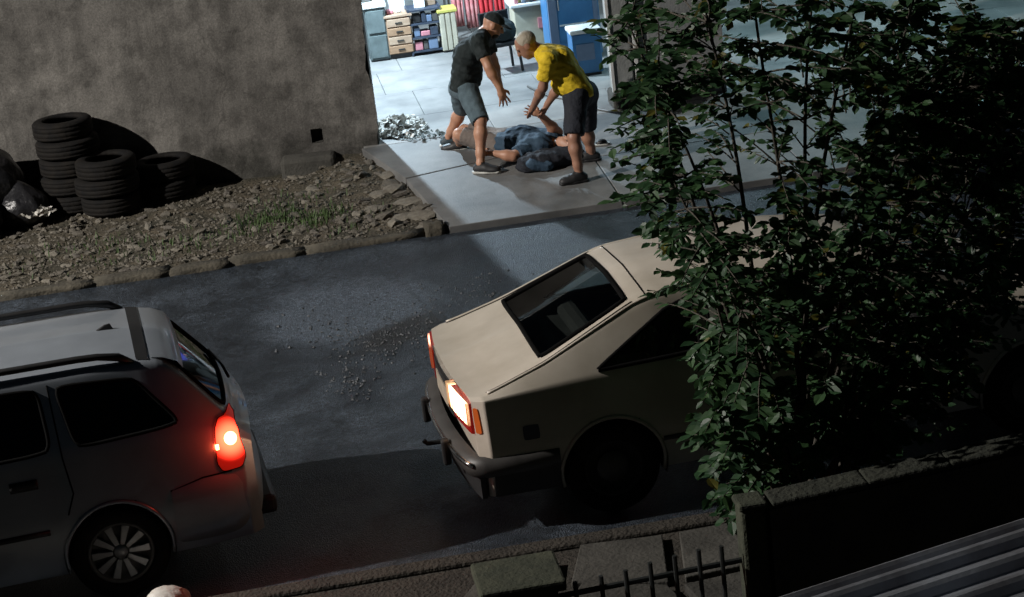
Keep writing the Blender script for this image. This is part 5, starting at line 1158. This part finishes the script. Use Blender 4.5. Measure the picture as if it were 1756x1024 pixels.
BL = [(1090, 60, 75, 1.0), (1170, 40, 90, 1.2), (1270, 50, 100, 1.4), (1370, 60, 100, 1.5), (1470, 50, 100, 1.6), (1560, 60, 90, 1.6), (1640, 40, 80, 1.2), (1700, 90, 60, .8), (1110, 170, 60, .8), (1180, 160, 80, 1.0),
      (1280, 170, 90, .9), (1390, 180, 90, 1.0), (1500, 190, 90, 1.4), (1590, 190, 90, 1.5), (1680, 190, 70, 1.0), (1100, 260, 60, .8), (1100, 330, 55, .8), (1180, 290, 80, .9), (1290, 300, 90, .7), (1390, 310, 90, .9), (1500, 300, 90, 1.3), (1600, 290, 90, 1.2), (1690, 270, 60, .7),
      (1150, 400, 50, .5), (1210, 420, 70, .9), (1300, 420, 90, 1.2), (1400, 420, 90, 1.3), (1500, 420, 90, 1.3), (1590, 420, 80, 1.0), (1670, 410, 50, .5), (1150, 490, 45, .4), (1220, 520, 60, .8), (1310, 530, 80, 1.3), (1410, 530, 90, 1.5), (1510, 530, 90, 1.4), (1600, 520, 70, .9), (1660, 560, 40, .4),
      (1230, 620, 50, .8), (1300, 630, 80, 1.4), (1400, 630, 90, 1.5), (1500, 640, 90, 1.4), (1590, 630, 60, .8), (1215, 720, 45, .6), (1270, 720, 70, 1.3), (1360, 720, 80, 1.4), (1460, 720, 80, 1.1), (1560, 710, 70, .7), (1250, 800, 50, 1.1), (1320, 790, 60, 1.1), (1400, 780, 60, .8), (1240, 870, 30, .5), (1640, 680, 50, .8), (1520, 770, 60, .6), (1700, 170, 70, 1.6), (1745, 240, 60, 1.6), (1640, 240, 80, 1.4), (1560, 260, 80, 1.2), (1720, 290, 50, 1.2), (1745, 150, 50, 1.2), (1690, 480, 60, .8), (1650, 600, 60, .9), (1740, 60, 30, .5), (1600, 560, 80, .9), (1450, 560, 90, .8), (1560, 440, 80, .7), (1700, 360, 50, .6), (1350, 480, 80, .7), (1520, 20, 80, .9), (1600, 100, 80, 1.0), (1640, 20, 60, .6), (1540, 110, 70, .8), (1440, 110, 70, .5), (1720, 430, 50, 1.0), (1745, 500, 40, .9), (1710, 560, 50, .8), (1690, 400, 50, .8)]  # last clumps, at the right, are added to darken the bare bonnet behind
BL = [(*b, None) for b in BL]+[(1440, 290, 70, 1.2, 12.0), (1510, 280, 70, 1.6, 12.1), (1580, 270, 70, 1.8, 12.1), (1650, 250, 70, 1.6, 12.1), (1540, 330, 50, 1.2, 12.0), (1610, 320, 50, 1.2, 12.0)]  # deep clumps added above the car to keep lamp light off its bonnet
LV = []; tw = MB()
for (px, py, rp, dens, YD) in BL:
    dens *= .42 if (1230 < px < 1460 and 140 < py < 330) else 1
    for k in range(int(22*dens)):
        a = tr_rng.uniform(0, 6.28); rr = rp*math.sqrt(tr_rng.random())*1.1; Y = tr_rng.gauss(10.3, .55); Y = min(max(Y, 9.45), 11.15 if py > 330 else 12.2)
        if py > 690: Y = min(max(Y, 9.72), 10.6)
        if YD: Y = YD+tr_rng.uniform(-.35, .35)
        e = np.array(atY(px+math.cos(a)*rr, py+math.sin(a)*rr, Y))
        d2 = ((ALLS-e)**2).sum(1)+np.where(ALLS[:, 2] > e[2]+.1, 2.0, 0); d2 = np.where((d2 < .01), 9, d2); b = ALLS[np.argmin(d2)]
        if np.linalg.norm(e-b) > .62: b = e+(b-e)*(.62/np.linalg.norm(e-b))
        L = np.linalg.norm(e-b); nrm = np.array([0, 0, 1.]); mid = lerp(b, e, .5)+nrm*.08*L+np.array([tr_rng.uniform(-.03, .03), tr_rng.uniform(-.03, .03), 0])
        pts = [(1-t)**2*b+2*(1-t)*t*mid+t*t*e for t in np.linspace(0, 1, 6)]
        tw.tube(pts, [.0055, .005, .0045, .004, .003, .0018], 4)
        nl = tr_rng.randint(10, 15)
        for j in range(nl):
            t = .25+.75*(j+tr_rng.random()*.6)/nl; q = (1-t)**2*b+2*(1-t)*t*mid+t*t*e; td = unit(e-b)
            sd_ = unit(np.cross(td, [0, 0, 1.]))*(1 if j % 2 else -1)
            dd = unit(td*.55+sd_*.9+np.array([tr_rng.uniform(-.5, .5), tr_rng.uniform(-.5, .5), tr_rng.uniform(-.75, .15)]))
            up = unit(np.array([tr_rng.uniform(-1.1, .9), tr_rng.uniform(-1.2, .5), 1.0])); up = unit(up-dd*np.dot(up, dd)); s_ = (.030+.055*tr_rng.random()**.8)*(1.22 if py > 560 else 1.0)
            LV.append((q, dd, up, s_, tr_rng.random()))
twig = tw.build('twigs', 'bark', tr, w=True); stuff(twig)
# crown: 290 leaves nearest the camera as single pieces, the rest as one mass
def leaf_pts():
    o = [(0, 0, 0), (.22, .24, .03), (.55, .30, .05), (.82, .15, .02), (1, 0, -.06), (.82, -.15, .02), (.55, -.30, .05), (.22, -.24, .03), (.5, 0, -.02)]
    return o, [(0, 1, 8), (1, 2, 8), (2, 3, 8), (3, 4, 8), (4, 5, 8), (5, 6, 8), (6, 7, 8), (7, 0, 8)]
LP, LF = leaf_pts()
def leaf_mat(u, p):
    return 'leaf_yellow' if u > .975 else ('leaf_light' if u > .62 else 'leaf')
order = sorted(range(len(LV)), key=lambda i: -LV[i][3]/np.linalg.norm(LV[i][0]-CAMP)**2)
ok = [i for i in order if 1040 < pix(LV[i][0])[0] < 1740 and 8 < pix(LV[i][0])[1] < 900]
single = set(ok[:290])
meshes = {}
for mt_ in ('leaf', 'leaf_light', 'leaf_yellow'):
    me = bpy.data.meshes.new('leaf'); me.from_pydata(LP, [], LF); me.materials.append(MT[mt_]); meshes[mt_] = me
acc = {k: MB() for k in meshes}
crown_root = None
for i, (q, dd, up, s_, u_) in enumerate(LV):
    if i in single: continue
    sd_ = np.cross(up, dd); mb = acc[leaf_mat(u_, q)]
    mb.add([q+(dd*a+sd_*b*1.05+up*c)*s_ for a, b, c in LP], LF)
for mt_, mb in acc.items():
    o = mb.build('foliage', mt_, tr, w=True); stuff(o)
    if crown_root is None: crown_root = o
for i in single:
    q, dd, up, s_, u_ = LV[i]; sd_ = np.cross(up, dd)
    o = bpy.data.objects.new('leaf', meshes[leaf_mat(u_, q)]); COL.objects.link(o); o.parent = tr
    mm = Matrix([[*(dd*s_), 0], [*(sd_*s_*1.05), 0], [*(up*s_), 0], [0, 0, 0, 1]]).transposed(); mm.translation = Vector(q-np.array(tr.location)); o.matrix_local = mm
